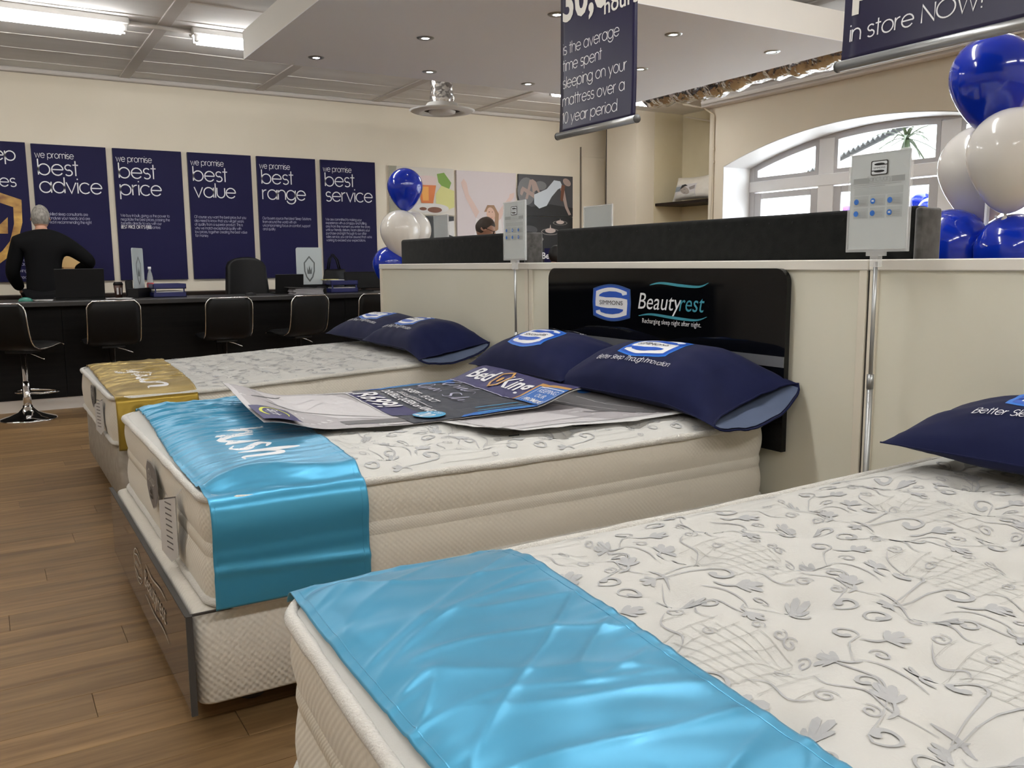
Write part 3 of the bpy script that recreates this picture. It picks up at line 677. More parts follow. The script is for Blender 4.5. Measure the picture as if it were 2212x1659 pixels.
def scrollwork(b, skip, period=.55, ox=1.02, oy=1.07, lim=None):
    """printed scrolls on the quilted top: up = +x, across = y; lies on the surface"""
    x0, x1, y0, y1 = b.ext; T = b.T; acc = ([], [], []); cnt = 0
    for i in range(-4, 6):
        for j in range(-6, 10):
            for h in (0, 1):
                mx, my = ox+period*(i+.5*h), oy+period*(j+.5*h)
                if not (x0-.2 < mx < x1+.2 and y0-.25 < my < y1+.25): continue
                for q in range(3):
                    for v, f in MOT[q]:
                        w = [(mx+bb, my-aa) for aa, bb in v]
                        if all(x0+.012 < x < x1-.01 and y0+.012 < y < y1-.012 for x, y in w) and not all(skip(x, y) for x, y in w): cnt += 1; acc[q].append(([(x, y, (cnt % 8)*.00004) for x, y in w], f))
    for q, (nm, m) in enumerate((('scroll_print', scroll_m), ('curl_print', scroll_d), ('quilt_stitching', net_m))):
        if not acc[q]: continue
        v, f = join(*acc[q])
        o = obj(nm, ([T(x, y, b.top(x, y)+.0016+k) for x, y, k in v], f), m, b.root); o['kind'] = 'stuff'
def bedbase(x0, x1, y0, y1, z0, z1, m, label, T=ID, feet=gap_m, bev=.035, fz=0.0):
    root = thing('divan', T((x0+x1)/2, (y0+y1)/2, 0), label, 'bed base')
    P = rrect(x0, x1, y0, y1, bev, 6); n = len(P); S = [0]
    for k in range(n): S.append(S[-1]+hypot(P[(k+1) % n][0]-P[k][0], P[(k+1) % n][1]-P[k][1]))
    prof = [(0, -.030), (.02, -.008), (.05, 0.0), (.95, 0.0), (.98, -.006), (1.0, -.025)]
    V, F, UV = [], [], []; cx, cy = (x0+x1)/2, (y0+y1)/2
    for t, o in prof:
        for k in range(n+1):
            x, y = P[k % n]; l = hypot(x-cx, y-cy); sx_, sy_ = (1 if x > cx else -1), (1 if y > cy else -1)
            V.append(T(x+sx_*o*.7, y+sy_*o*.7, z0+t*(z1-z0))); UV.append((S[k], t*(z1-z0)))
    for j in range(len(prof)-1):
        for k in range(n): F.append((j*(n+1)+k, j*(n+1)+k+1, (j+1)*(n+1)+k+1, (j+1)*(n+1)+k))
    F.append(tuple(reversed(range(n)))); F.append(tuple(range((len(prof)-1)*(n+1), (len(prof)-1)*(n+1)+n)))
    obj('body', (V, F), m, root, True, UV)
    for fx in (x0+.17, (x0+x1)/2, x1-.17):
        for fy in (y0+.17, y1-.17):
            obj('foot', xf(lathe([(.032, 0), (.036, .02), (.028, z0+.02)], 12), Matrix.Translation(T(fx, fy, 0))), feet, root, True)
    return root
def runner(b, name, m, label, xl, xr, ynear_drop, yfar_drop, wr, nx=70, ns=330, seed=0.0, ymin=None, fold=None, hem=True):
    """satin bed runner laid across the mattress: xl(y), xr(y) its two edges; hangs ynear_drop / yfar_drop down the sides"""
    x0, x1, y0, y1 = b.ext; T = b.T; root = thing(name, T((xl(y0)+xr(y0))/2, (y0+y1)/2, b.z0), label, 'bed runner', 'satin bed runners across the mattress feet')
    wd = y1-y0+.03; tot = ynear_drop+wd+yfar_drop; cols = []
    for i in range(nx+1):
        u = i/nx; c = []
        for j in range(ns+1):
            s = tot*j/ns
            if s < ynear_drop: y, z = y0-.026, None; q = ynear_drop-s
            elif s > ynear_drop+wd: y, q = y1+.026, s-ynear_drop-wd; z = None
            else: y = y0-.015+(s-ynear_drop); z = 0; q = 0
            yy = min(max(y, y0), y1); x = xl(yy)+(xr(yy)-xl(yy))*u
            if z is None:
                t = 1-q/max(.05, b.ze(x)-b.z0); bul = b.wall(max(0, min(1, t))) if t > 0 else 0
                c.append([x, y-(bul*.7 if y < y0 else -bul*.7), b.ze(x)-q])
            else:
                xx = max(x, x0+.012); yc = min(max(y, y0+.006), y1-.006)
                c.append([x, y, max(b.flat(xx, yc), b.ze(x)+.008)+.004])
        for _ in range(4):
            d = [p[:] for p in c]
            for j in range(1, ns):
                for a in (1, 2): c[j][a] = .25*d[j-1][a]+.5*d[j][a]+.25*d[j+1][a]
        cols.append(c)
    V = []; UV = []
    for j in range(ns+1):
        s = tot*j/ns-ynear_drop
        for i in range(nx+1):
            x, y, z = cols[i][j]; u = i/nx; h = wr(u, s, x, y)
            if s < 0: h = abs(h)+.001; V.append(T(x, y-h, z))
            elif s > wd: V.append(T(x, y+abs(h), z))
            else:
                k = min(1, max(0, s/.03)); V.append(T(x, y, z+max(h, -.003)))
            UV.append((u, s))
    F = [(j*(nx+1)+i, j*(nx+1)+i+1, (j+1)*(nx+1)+i+1, (j+1)*(nx+1)+i) for j in range(ns) for i in range(nx)]
    o = obj('cloth', (V, F), m, root, True, UV)
    solid(o, .0015, 1.0)
    b.rV, b.rn, b.rtot, b.rdrop = V, (nx, ns), tot, ynear_drop
    # stitched hems
    if hem:
        for u_ in (.035, .965):
            i = int(u_*nx); pts = [Vector(V[j*(nx+1)+i]) for j in range(0, ns+1, 2)]
            obj('hem_stitch', tube([tuple(p+Vector((0, -.0012 if j*2*tot/ns < ynear_drop else 0, .0012))) for j, p in enumerate(pts)], .0011, 4), m, root)
    def surf(y, x, k):    # point on the cloth at bed coordinates
        s = y-y0+.015+ynear_drop; j = min(ns-1, max(0, s/tot*ns)); j0 = int(j); fj = j-j0; yy = min(max(y, y0), y1)
        u = (x-xl(yy))/(xr(yy)-xl(yy)); ii = min(nx-1, max(0, u*nx)); i0 = int(ii); fi = ii-i0; g = lambda a, c_: Vector(V[a*(nx+1)+c_])
        p = (g(j0, i0)*(1-fi)+g(j0, i0+1)*fi)*(1-fj)+(g(j0+1, i0)*(1-fi)+g(j0+1, i0+1)*fi)*fj
        return (p.x, p.y, p.z+k)
    return root, surf
nz = lambda *a: noise.noise(Vector(a))
def smooth01(a, b, t): t = min(1, max(0, (t-a)/(b-a))); return t*t*(3-2*t)
# ---- bed two (blue runner, posters)
z2 = lambda x: .604+.004*sin(x*3)
B2 = mattress(.43, 2.372, 2.145, 3.63, .33, z2, .046, 'thick cream mattress of the middle bed with the glossy black headboard', dent=.026)
scrollwork(B2, lambda x, y: x < .80 or (.95 < x < 1.85 and 2.62 < y < 3.35))
bb2 = bedbase(.385, 2.37, 2.165, 3.62, .075, .328, base_knit, 'cream knit bed base under the middle mattress')
fp = obj('foot_panel', prism(rrect(2.16, 3.64, .07, .326, .006, 2), .366, .374, 'yz'), plexi, bb2); fix(fp)
obj('panel_edge', join(box(.363, .378, 2.150, 2.160, .07, .33), box(.362, .376, 2.16, 3.64, .3255, .3285), box(.372, .52, 2.158, 2.164, .325, .3305)), gap_m, bb2)
etch = mat('etched_print', (.50, .46, .42), .5)
et = lambda a, b_, k: (.3655-k, 3.64-a, .07+b_)
prints(bb2, et, [('etched_badge', etch, [rib([(.66+.085*cos(q*pi/12), .14+.055*sin(q*pi/12)) for q in range(24)], .004, True), btxt('SIMMONS', .03, anchor='c', dx=.66, dy=.13), rib([(.60, .165), (.66, .178), (.72, .165)], .006), rib([(.60, .115), (.66, .102), (.72, .115)], .006)]),
                 ('etched_word', etch, [btxt('Beautyrest', .085, shear=.25, dx=.80, dy=.12), curve([(.84, .20), (.95, .19), (1.1, .205), (1.2, .20)], .005), curve([(.80, .09), (.95, .08), (1.1, .09), (1.2, .08)], .005)])])
def wr2(u, s, x, y):
    far = smooth01(.35, 1.1, s); near = 1-far
    q = s+.035*nz(x*5, s*4, 0)
    h = .0055*nz(x*3.2+1, q*30, 2)*(.3+.9*far)+.0070*(1-abs(nz(x*3.5+4, q*22, 7)))**7*(.25+.75*far)+.0040*(1-abs(nz(x*6, q*45, 8)))**6*(.2+.8*far)
    h += .006*nz(x*2.5, q*9, 5)*(.6+.3*near)
    h += .0035*nz(x*5, q*75, 9)*exp(-u*9)*(1 if s > .05 else .4)
    if s < .30: h += .010*exp(-((s-.10-.03*sin(x*14))/.035)**2)
    if s < 0: h = .010*(.5+.5*nz(x*4, s*7, 3))*smooth01(0, -.06, s)+.006*exp(-((s+.165+.06*(x-.43))/.012)**2)+.004*nz(x*40, s*50, 1)*exp(-u*14)*.5
    return h
r2_, surf2 = runner(B2, 'bed_runner', blue_sat, 'wrinkled blue satin runner hanging down the middle bed', lambda y: .427+.05*smooth01(2.2, 3.7, y), lambda y: .828+.115*((y-2.145)/1.45), .262, .20, wr2)
def script_word(word, xh, w): # rounded hand, thick and thin
    return txt(word, xh, w, gap=.10, shear=.12, sx=.85)
def cursive(which):
    """the brushed lettering on the runners, reading along +a, up = +b"""
    if which == 'hush':
        L_ = [[(0, 1.55), (-.05, 1.0), (-.08, .0)], [(-.06, .45), (.15, .95), (.42, .95), (.46, .5), (.45, .05), (.62, -.05)], [(.80, .95), (.74, .3), (.95, -.02), (1.25, .25), (1.36, .95)], [(1.36, .95), (1.34, .2), (1.5, -.03)], [(2.18, .85), (1.95, 1.0), (1.78, .8), (2.0, .5), (2.2, .25), (1.98, -.05), (1.70, .1)], [(2.55, 1.65), (2.48, .9), (2.42, 0)], [(2.44, .45), (2.65, .95), (2.92, .95), (2.97, .5), (2.96, .0), (3.15, -.05)]]
    else:
        L_ = [[(0, .95), (-.02, .3), (.2, -.0), (.5, .25), (.6, .95)], [(.6, .95), (.52, -.1), (.25, -.65), (-.2, -.55)], [(1.45, .85), (1.1, .98), (.88, .5), (1.08, 0), (1.4, .3), (1.5, .95)], [(1.5, .95), (1.47, .2), (1.65, 0)], [(1.85, .95), (1.84, .25), (2.05, -.02), (2.28, .3), (2.32, .9)], [(2.32, .9), (2.32, .25), (2.52, -.02), (2.76, .4), (2.78, .95)], [(3.02, .98), (2.99, .5), (2.97, 0)], [(2.98, .45), (3.2, .95), (3.46, .95), (3.5, .5), (3.49, .05), (3.68, -.05)]]
    return [curve(p, .20, 24) for p in L_]
prints(r2_, lambda a, b_, k: surf2(2.80-a, .585+b_, k+.001), [('script_lettering', print_w, [t2(q, .135, .105) for q in cursive('hush')])], ml=.012)
# ---- bed one (gold runner)
z1 = lambda x: .578+.068*smooth01(.45, 2.4, x)*.9+.004
B1 = mattress(.468, 2.385, 4.275, 5.715, .362, z1, .028, 'quilted cream mattress of the furthest bed with the gold runner', dent=.008, res=.03, band=False)
scrollwork(B1, lambda x, y: x < .86)
bedbase(.475, 2.38, 4.29, 5.70, .085, .360, base_tan, 'taupe fabric bed base on black feet under the furthest mattress')
def wr1(u, s, x, y):
    q = s+.04*nz(x*5, s*4, 0); far = smooth01(.05, .5, s)
    h = .0065*nz(x*3+3, q*17, 2)*far+.0085*(1-abs(nz(x*3.5, q*13, 7)))**7*far+.004*(1-abs(nz(x*6, q*26, 9)))**6*far+.004*nz(x*3, q*9, 5)
    if s < 0: h = .020*(.5+.5*sin(x*52+2*nz(x*5, s*5, 0)))*smooth01(-.01, -.10, s)+.004
    return h
r1_, surf1 = runner(B1, 'bed_runner', gold_sat, 'wrinkled gold satin runner across the furthest bed', lambda y: .475+.02*smooth01(4.3, 5.7, y), lambda y: .835+.07*((y-4.275)/1.44), .230, .18, wr1, 50, 200)
prints(r1_, lambda a, b_, k: surf1(5.12-a, .640+b_, k+.001), [('script_lettering', print_w, [t2(q, .205, .085) for q in cursive('yawn')])], ml=.015)
# ---- bed three (nearest)
ca, sa = cos(radians(2.6)), sin(radians(2.6)); PX, PY = .395, 1.405
T3 = lambda x, y, z: (PX+(x-PX)*ca+(y-PY)*sa*1.4, PY+(x-PX)*sa*.55+(y-PY)*ca, z)
z3 = lambda x: .612+.003*sin(x*3)
B3 = mattress(.395, 2.33, -.10, 1.405, .33, z3, .040, 'quilted cream mattress of the nearest bed in the foreground', T3, dent=.030, res=.014)
scrollwork(B3, lambda x, y: .42 < x < .76)
bedbase(.42, 2.33, -.09, 1.39, .075, .328, base_grey, 'dark grey fabric bed base under the nearest mattress', T3)
def wr3(u, s, x, y):
    q = s+.10*nz(x*3, s*3, 4)+.25*(x-.4)
    calm = smooth01(0, .10, u)*smooth01(1, .90, u)
    r1 = 1-abs(nz(x*1.6+2, q*7, 7)); r2 = 1-abs(nz(x*2.5+5, s*9-x*6, 3))
    h = .0022*nz(x*3+7, q*5, 2)+.0040*r1**9+.0032*r2**11+.0012*nz(x*14, q*20, 3)
    h = h*(.25+.75*calm)
    edge = exp(-u*9)+exp(-(1-u)*11)
    h += .0036*edge*max(0, nz(x*3, s*34+3*nz(s*3, 0, 0), 9))*1.5
    return h+.001
r3_, surf3 = runner(B3, 'bed_runner', blue_sat, 'smooth blue satin runner lying across the nearest bed', lambda y: .407+.012*smooth01(1.3, .6, y), lambda y: .815-.03*smooth01(1.4, .4, y), .16, .012, wr3, 90, 330)
# ================================================================== pillows
def pillow(label, c, hl, hw, ht, rz=0, tilt=0, flip=False, open_end=0, seed=0.0, sag=.5, word=True, badge_at=(0.0, .02), bs=.20):
    """c centre of the seam; local +a along the length (read direction), +b towards the top of the print, lifted surface"""
    root = thing('pillow', (c[0], c[1], c[2]-ht*sag), label, 'pillow', 'navy blue printed pillows')
    M = Matrix.Translation(c) @ Matrix.Rotation(rz, 4, 'Z') @ Matrix.Rotation(tilt, 4, 'X')
    def fu(u):
        e = 1-abs(u)**2.6
        if open_end and u*open_end > 0: e = max(e, 0)*.62+.38*(1-.55*smooth01(.5, 1, abs(u)))
        return max(e, 0)**.62
    def th(u, v):
        w = max(0, 1-abs(v)**2.3)**.60
        return ht*fu(u)*w
    def outline(u, v):   # sides draw in between the corners
        return u*hl*(1-.035*(1-v*v)), v*hw*(1-.07*(1-u*u))
    def pt(u, v, s):
        a, b = outline(u, v); t = th(u, v)
        w = t if s > 0 else -t*sag
        fl = abs(u) > .985 and open_end*u > 0
        w += .007*nz(u*2+seed, v*2, s)*min(1, t/.03)+.004*nz(u*5+seed, v*4, s+3)*min(1, t/.03)
        # creases running to the corners
        w += .006*min(1, t/.03)*nz((abs(u)-abs(v))*9+seed, (u+v)*1.5, 2)*(u*u*v*v)**.5
        w -= .012*(u*u)*(v*v)*(1 if s > 0 else 0)*0
        if open_end and u*open_end > .45:
            q = ((abs(u)-.45)/.55)**1.5; e = max(0, 1-v*v)**.7; w += (-.035*q*e if s < 0 else -.045*q*e)-.045*q
            a += open_end*q*e*(.055 if s < 0 else -.050)
        return M @ Vector((a, b, w))
    nu, nv = 44, 30
    def sheet(s, u0=-1, u1=1):
        V = [tuple(pt(u0+(u1-u0)*i/nu, -1+2*j/nv, s)) for j in range(nv+1) for i in range(nu+1)]
        F = [(j*(nu+1)+i, j*(nu+1)+i+1, (j+1)*(nu+1)+i+1, (j+1)*(nu+1)+i) for j in range(nv) for i in range(nu)]
        return V, (F if s > 0 else [tuple(reversed(f)) for f in F])
    body = obj('case', join(sheet(1), sheet(-1)), pil_m, root, True)
    if open_end:
        e = open_end; V = []; n2 = 12
        for i in range(9):
            u = e*(.72+.272*i/8)
            for s in (1, -1):
                for j in range(nv+1):
                    p = pt(u, (-1+2*j/nv)*.93, s); q = M @ Vector((*outline(u, 0), 0)); d = Vector((0, 0, -s)); V.append(tuple(p+d*.006))
        F = []; m = 2*(nv+1)
        for i in range(8):
            for s in (0, 1):
                for j in range(nv): a = i*m+s*(nv+1)+j; F.append((a, a+1, a+m+1, a+m))
        obj('lining', (V, F), pil_in, root, True)
        V = [tuple(pt(e*.72, -1+2*j/nv, s)) for s in (1, -1) for j in range(nv+1)]
        obj('inner_pillow', (V, [(j, j+1, nv+2+j, nv+1+j) for j in range(nv)]), cloth_k, root)
        hemp = [tuple(pt(e*.999, -1+2*j/nv, 1)) for j in range(nv+1)]+[tuple(pt(e*.999, 1-2*j/nv, -1)) for j in range(1, nv)]
        obj('hem', tube(hemp, .004, 6, True), pil_m, root, True)
    # piped seam
    sm = [tuple(pt(-1+2*k/40, -1, 1)) for k in range(41)]
    obj('seam', tube(sm, .0022, 5), pil_m, root)
    def fm(a, b, k):
        sg = -1 if flip else 1; a, b = a*sg, b*sg; u, v = a/hl, b/hw
        p = pt(u, v, 1); du = pt(u+.01, v, 1)-p; dv = pt(u, v+.01, 1)-p; nn = du.cross(dv).normalized(); return tuple(p+nn*k)
    bx, by = badge_at
    ly = [('badge_halo', logo_sky, [t2(simmons(0, 0, 1)[0][2][0], bs*1.68, bs*1.09, bx, by)])]+simmons(bx, by, bs, 1.55)
    if word: ly.append(('slogan', print_w, [txt('Better Sleep Through Innovation.', .0165, .13, .16, shear=.2, anchor='c', dx=bx, dy=by-bs*.78)]))
    prints(root, fm, ly, eps=.0008, ml=.02, lift=.0006)
    return root
H = -pi/2   # print reads along -y, up = +x
pillow('navy pillow with open pale-lined end on the middle bed', (2.205, 2.53, .742), .47, .205, .125, H, radians(16), open_end=1, seed=1, badge_at=(-.03, .015), bs=.17)
pillow('navy pillow with upside-down badge on the middle bed', (2.195, 3.31, .742), .395, .205, .125, H, radians(12), flip=True, seed=4, badge_at=(.02, .03), bs=.17)
pillow('navy pillow with open pale-lined end on the furthest bed', (2.18, 4.63, .755), .44, .215, .105, H-radians(2), radians(10), open_end=1, seed=8, badge_at=(-.06, .0), bs=.17)
pillow('navy pillow tucked behind another on the furthest bed', (2.19, 5.27, .76), .42, .215, .105, H+radians(2), radians(10), seed=12, badge_at=(.0, .0), bs=.17)
pillow('large navy pillow on the nearest bed at the right edge', (2.19, .99, .735), .42, .215, .115, H+radians(2), radians(6), seed=15, badge_at=(-.02, .03), bs=.20)
# ================================================================== glossy headboard with its lettering
hb = thing('headboard', (2.40, 2.85, .5), 'glossy black headboard with white and blue bed lettering', 'headboard')
P = [(2.105, .505), (3.60, .505)]+[(3.60-.05+.05*cos(radians(q)), 1.155-.05+.05*sin(radians(q))) for q in range(0, 91, 15)]+[(2.105+.05-.05*sin(radians(q)), 1.155-.05+.05*cos(radians(q))) for q in range(0, 91, 15)]
fix(obj('board', prism(P, 2.390, 2.4125, 'yz'), gloss_black, hb))
obj('silver_strip', box(2.3865, 2.391, 2.106, 3.599, .808, .846), silver_band, hb)
fm = frame((2.3895, 3.60, 0), (0, -1, 0), (0, 0, 1))
Yh = lambda y: 3.60-y
wave = lambda x0, x1, z, h, w: curve([(x0, z-h*.3), (x0+(x1-x0)*.2, z+h), (x0+(x1-x0)*.55, z-h*.2), (x0+(x1-x0)*.85, z-h*.6), (x1, z+h*1.6)], w, 24)
prints(hb, fm, [('badge_glow', mat('badge_rim', (.02, .07, .25), .5), [t2(simmons(0, 0, 1)[0][2][0], .262, .147, Yh(3.095), 1.003)])]+simmons(Yh(3.095), 1.003, .135, 1.82) +
       [('brand_white', print_w, [btxt('Beauty', .098, shear=.22, sx=1.00, dx=Yh(2.905), dy=.985), btxt('Recharging sleep night after night.', .0285, sx=.92, dx=Yh(2.876), dy=.926)]),
        ('brand_teal', teal, [btxt('rest', .098, shear=.22, sx=.92, dx=Yh(2.648), dy=.985), wave(Yh(2.83), Yh(2.485), 1.088, .007, .009), wave(Yh(2.90), Yh(2.49), .957, .007, .009)])], eps=.0005)
# ================================================================== posters on the middle bed
def poster(name, label, size, pos, layers, z):
    w, h = size
    root = thing(name, pos(w/2, h/2, 0)[0:2]+(z,), label, 'poster', 'paper posters on the middle bed')
    nu, nv = 24, 44; V = [pos(w*i/nu, h*j/nv, 0) for j in range(nv+1) for i in range(nu+1)]
    F = [(j*(nu+1)+i, j*(nu+1)+i+1, (j+1)*(nu+1)+i+1, (j+1)*(nu+1)+i) for j in range(nv) for i in range(nu)]
    solid(fix(obj('sheet', (V, F), paper_m, root, True)), .0008, 0)
    prints(root, pos, layers, eps=.0006, ml=.03, lift=.0004)
    return root
def topmax(x, y): return max(B2.top(x+dx, y+dy) for dx in (-.04, 0, .04) for dy in (-.04, 0, .04))
def posB(u, v, k):
    x = 1.235+.88*v/.84+.08*(u/.75); y = 3.02-u-.03*v; z = topmax(x, y)+.004+k
    z += .030*smooth01(.70, .84, v)+.022*smooth01(.10, 0, v)*smooth01(.3, .75, u)+.012*smooth01(.62, .75, u)*(1+.5*sin(v*9)); return (x, y, z)
def posA(u, v, k):
    x = .765+1.165*v/1.19-.075*(u/.84); y = 3.42-u; inb = max(topmax(x, y), B2.ze(x)+.04)
    z = inb+.014+k+.050*smooth01(.24, 0, v)**1.2*(.8+.4*(1-u/.84))+.055*smooth01(.98, 1.19, v)+.006*sin(v*7+1)+.003*sin(u*9)
    return (x, y, z)
C = lambda n, c, r=.5: mat(n, c, r)
pg, pgd, pgl, pdk, pnv, pbl, pcy, pye, por = C('photo_grey', (.38, .36, .37)), C('photo_dark', (.13, .125, .13)), C('photo_light', (.56, .54, .55)), C('poster_charcoal', (.035, .04, .055)), C('poster_navy', (.030, .028, .11)), C('poster_blue', (.02, .12, .42)), C('poster_cyan', (.05, .30, .52)), C('poster_yellow', (.62, .65, .06)), C('poster_gold', (.45, .24, .06))
poster('sale_poster', 'grey bed poster with a white border lying under the sale poster', (.75, .84), posB, [
    ('photo', pg, [rect(.03, .70, .05, .80)]), ('photo_light_area', pgl, [poly([(.03, .05), (.70, .05), (.70, .48), (.45, .38), (.2, .35), (.03, .42)])]),
    ('photo_dark_area', pgd, [poly([(.10, .52), (.52, .55), (.66, .66), (.60, .78), (.12, .78)]), rib([(.50, .50), (.56, .58), (.62, .62)], .012), poly([(.58, .70), (.69, .68), (.69, .78), (.60, .78)])]),
    ('photo_line', pgl, [rib([(.1, .60), (.35, .57), (.55, .60)], .004), rib([(.2, .70), (.42, .66), (.58, .69)], .004)]), ('badge', pbl, [ell(.17, .76, .035, .02)]), ('crease_line', pgd, [rib([(.62, .06), (.60, .3), (.58, .48)], .004)])], .66)
poster('sale_poster', 'curling navy and grey sale poster with the R699 price', (.84, 1.19), posA, [
    ('photo', pg, [rect(0, .84, 0, 1.0)]), ('photo_light_area', pgl, [poly([(.05, .10), (.40, .14), (.62, .30), (.70, .50), (.35, .48), (.08, .42)]), rect(.0, .84, 0, .02)]),
    ('photo_dark_area', pgd, [curve([(.28, .06), (.22, .14), (.12, .20)], .014), curve([(.30, .06), (.42, .16), (.55, .30), (.62, .42), (.68, .50)], .010), rect(.66, .84, .50, .66), poly([(.70, .28), (.78, .28), (.78, .50), (.70, .50)])]),
    ('photo_line', pgl, [rib([(.30, .22), (.22, .30), (.12, .33)], .004), rib([(.40, .24), (.28, .33), (.16, .36)], .004), rect(.03, .06, .40, .52), poly([(.80, .42), (.83, .42), (.825, .50)])]),
    ('sale_panel', pdk, [rect(.06, .84, .50, 1.0), rect(.0, .06, .53, 1.0)]), ('sale_frame', print_w, [rib([(.07, .70), (.07, .485), (.60, .485), (.62, .50)], .004)]),
    ('price_panel', pnv, [rect(.08, .66, .49, .60)]), ('stripe_blue', pbl, [poly([(.0, .62), (.03, .58), (.05, 1.0), (.0, 1.0)]), poly([(.79, .72), (.84, .68), (.84, 1.0), (.80, 1.0)]), poly([(.06, .92), (.14, .96), (.10, .985), (.06, .98)])]), ('stripe_cyan', pcy, [poly([(.015, .66), (.025, .66), (.03, .97), (.018, .97)]), poly([(.045, .70), (.052, .70), (.055, .97), (.048, .97)]), poly([(.70, .80), (.71, .80), (.72, .98), (.708, .98)]), poly([(.81, .76), (.82, .76), (.825, .98), (.812, .98)]), poly([(.765, .78), (.772, .78), (.78, .97), (.77, .97)])]),
    ('header', pnv, [rect(0, .84, 1.0, 1.19)]), ('header_line', print_dim, [rect(0, .60, .998, 1.003)]), ('promise_badge', pbl, [poly([(.62, 1.0), (.84, 1.0), (.84, 1.14), (.64, 1.14)])]), ('promise_rim', por, [rib([(.63, 1.0), (.63, 1.135), (.84, 1.145)], .015)]),
    ('price_lettering', print_w, [btxt('R699!', .135, shear=.12, bold=.02, sx=1.15, dx=.12, dy=.50), btxt('DOUBLE, QUEEN or KING', .050, shear=.1, bold=.02, sx=.95, dx=.12, dy=.625), btxt('SAVE ON SELECTED SETS', .02, dx=.20, dy=.68), rib([(.18, .675), (.58, .675)], .003), btxt('28 SEPT - 15 OCT', .048, shear=.15, bold=.015, sx=.95, dx=.14, dy=.715),
                               btxt('Bed', .125, bold=.02, shear=.15, sx=1.1, dx=.06, dy=1.055), btxt('King', .125, bold=.02, shear=.15, sx=1.1, dx=.36, dy=1.055), btxt('KEEPING', .035, dx=.68, dy=1.085), btxt('OUR', .035, dx=.71, dy=1.05), btxt('PROMISE', .035, bold=.02, dx=.68, dy=1.012), rib([(.66, 1.0), (.66, 1.12), (.83, 1.12), (.83, 1.0)], .004)]),
    ('script_lettering', print_dim, [t2(q, .062, .070, .12, .905) for q in [curve([(1.0, .9), (.6, 1.2), (.1, .7), (.4, 0), (.9, .2), (.95, .5)], .12, 20), curve([(1.2, .6), (1.25, .1), (1.6, .6), (2.0, .5), (2.1, .1), (2.5, .6), (2.7, .1), (3.1, .6), (3.3, .1), (3.7, .2), (3.9, 1.2), (3.8, .1), (4.6, .5), (5.2, .1)], .11, 60)]]+[t2(q, .062, .070, .08, .80) for q in [curve([(1.0, .9), (.5, 1.1), (.1, .5), (.6, 0), (1.1, .5), (.9, .9)], .12, 20), curve([(1.3, .5), (1.3, -.4), (1.5, .5), (1.9, .2), (2.2, .5), (2.4, .1), (2.8, .6), (3.1, .1), (3.4, .5), (3.8, .1)], .11, 50), curve([(5.6, 1.0), (5.0, 1.1), (4.7, .7), (5.2, .4), (5.2, 0), (4.6, .1)], .12, 20), curve([(5.8, .4), (5.9, .1), (6.4, 1.1), (6.3, .1), (6.8, .3), (7.2, .5), (7.2, .1), (7.8, .3)], .11, 40)]]),
    ('discount_oval', pcy, [ell(.735, .60, .075, .058, 28)]), ('discount_lettering', print_w, [btxt('20', .085, bold=.02, shear=.1, anchor='c', dx=.735, dy=.555), btxt('OFF', .03, anchor='c', dx=.735, dy=.625)]),
    ('crest', por, [rib([(.345, 1.165), (.30, 1.13), (.31, 1.06), (.345, 1.03), (.38, 1.06), (.385, 1.13)], .012, True), ell(.345, 1.09, .014, .02)]),
    ('maker_panel', pnv, [rect(.56, .84, .0, .125)]), ('maker_ring', pye, [rib([(.70+.10*cos(radians(q)), .062+.042*sin(radians(q))) for q in range(60, 330, 15)], [.003+.009*sin(pi*k/18) for k in range(18)])]), ('maker_word', print_w, [btxt('Esprit', .050, bold=.01, anchor='c', dx=.705, dy=.045)])], .67)
tag(obj('hair_clip', tube([(1.37, 2.29, B2.top(1.37, 2.29)+.004), (1.40, 2.275, B2.top(1.40, 2.275)+.008)], .0018, 6), cloth_k), 'tiny dark pin lying on the middle mattress', 'pin')
# ================================================================== badges and hang tags on the mattress feet
def foot_badge(b, yc, zc, xf0, w, h):
    pts = [(-.5, .28), (-.36, .46), (0, .5), (.36, .46), (.5, .28), (.5, -.12), (.30, -.36), (0, -.5), (-.30, -.36), (-.5, -.12)]
    fm = frame((xf0, yc, zc), (0, -1, 0), (0, 0, 1))
    g = mat('badge_grey', (.20, .19, .19), .5); g2 = mat('badge_silver', (.48, .47, .46), .5)
    prints(b.root, fm, [('foot_badge', g2, [t2(poly(pts), w*1.08, h*1.06)]), ('foot_badge_centre', g, [t2(poly(pts), w, h)]), ('foot_badge_print', g2, [curve([(-.30*w, .25*h), (-.1*w, .33*h), (.1*w, .05*h), (.36*w, .12*h)], .006), btxt('Beauty', .045, shear=.25, anchor='c', dx=0, dy=.06*h)]), ('foot_badge_mark', logo_black, [rect(-.12*w, .10*w, -.28*h, -.22*h), rect(-.12*w, .10*w, -.18*h, -.12*h), rect(-.05*w, .03*w, -.12*h, -.02*h)])], eps=.0015, lift=.004)
foot_badge(B2, 2.86, .50, .4135, .19, .145)
foot_badge(B1, 4.98, .51, .457, .17, .115)
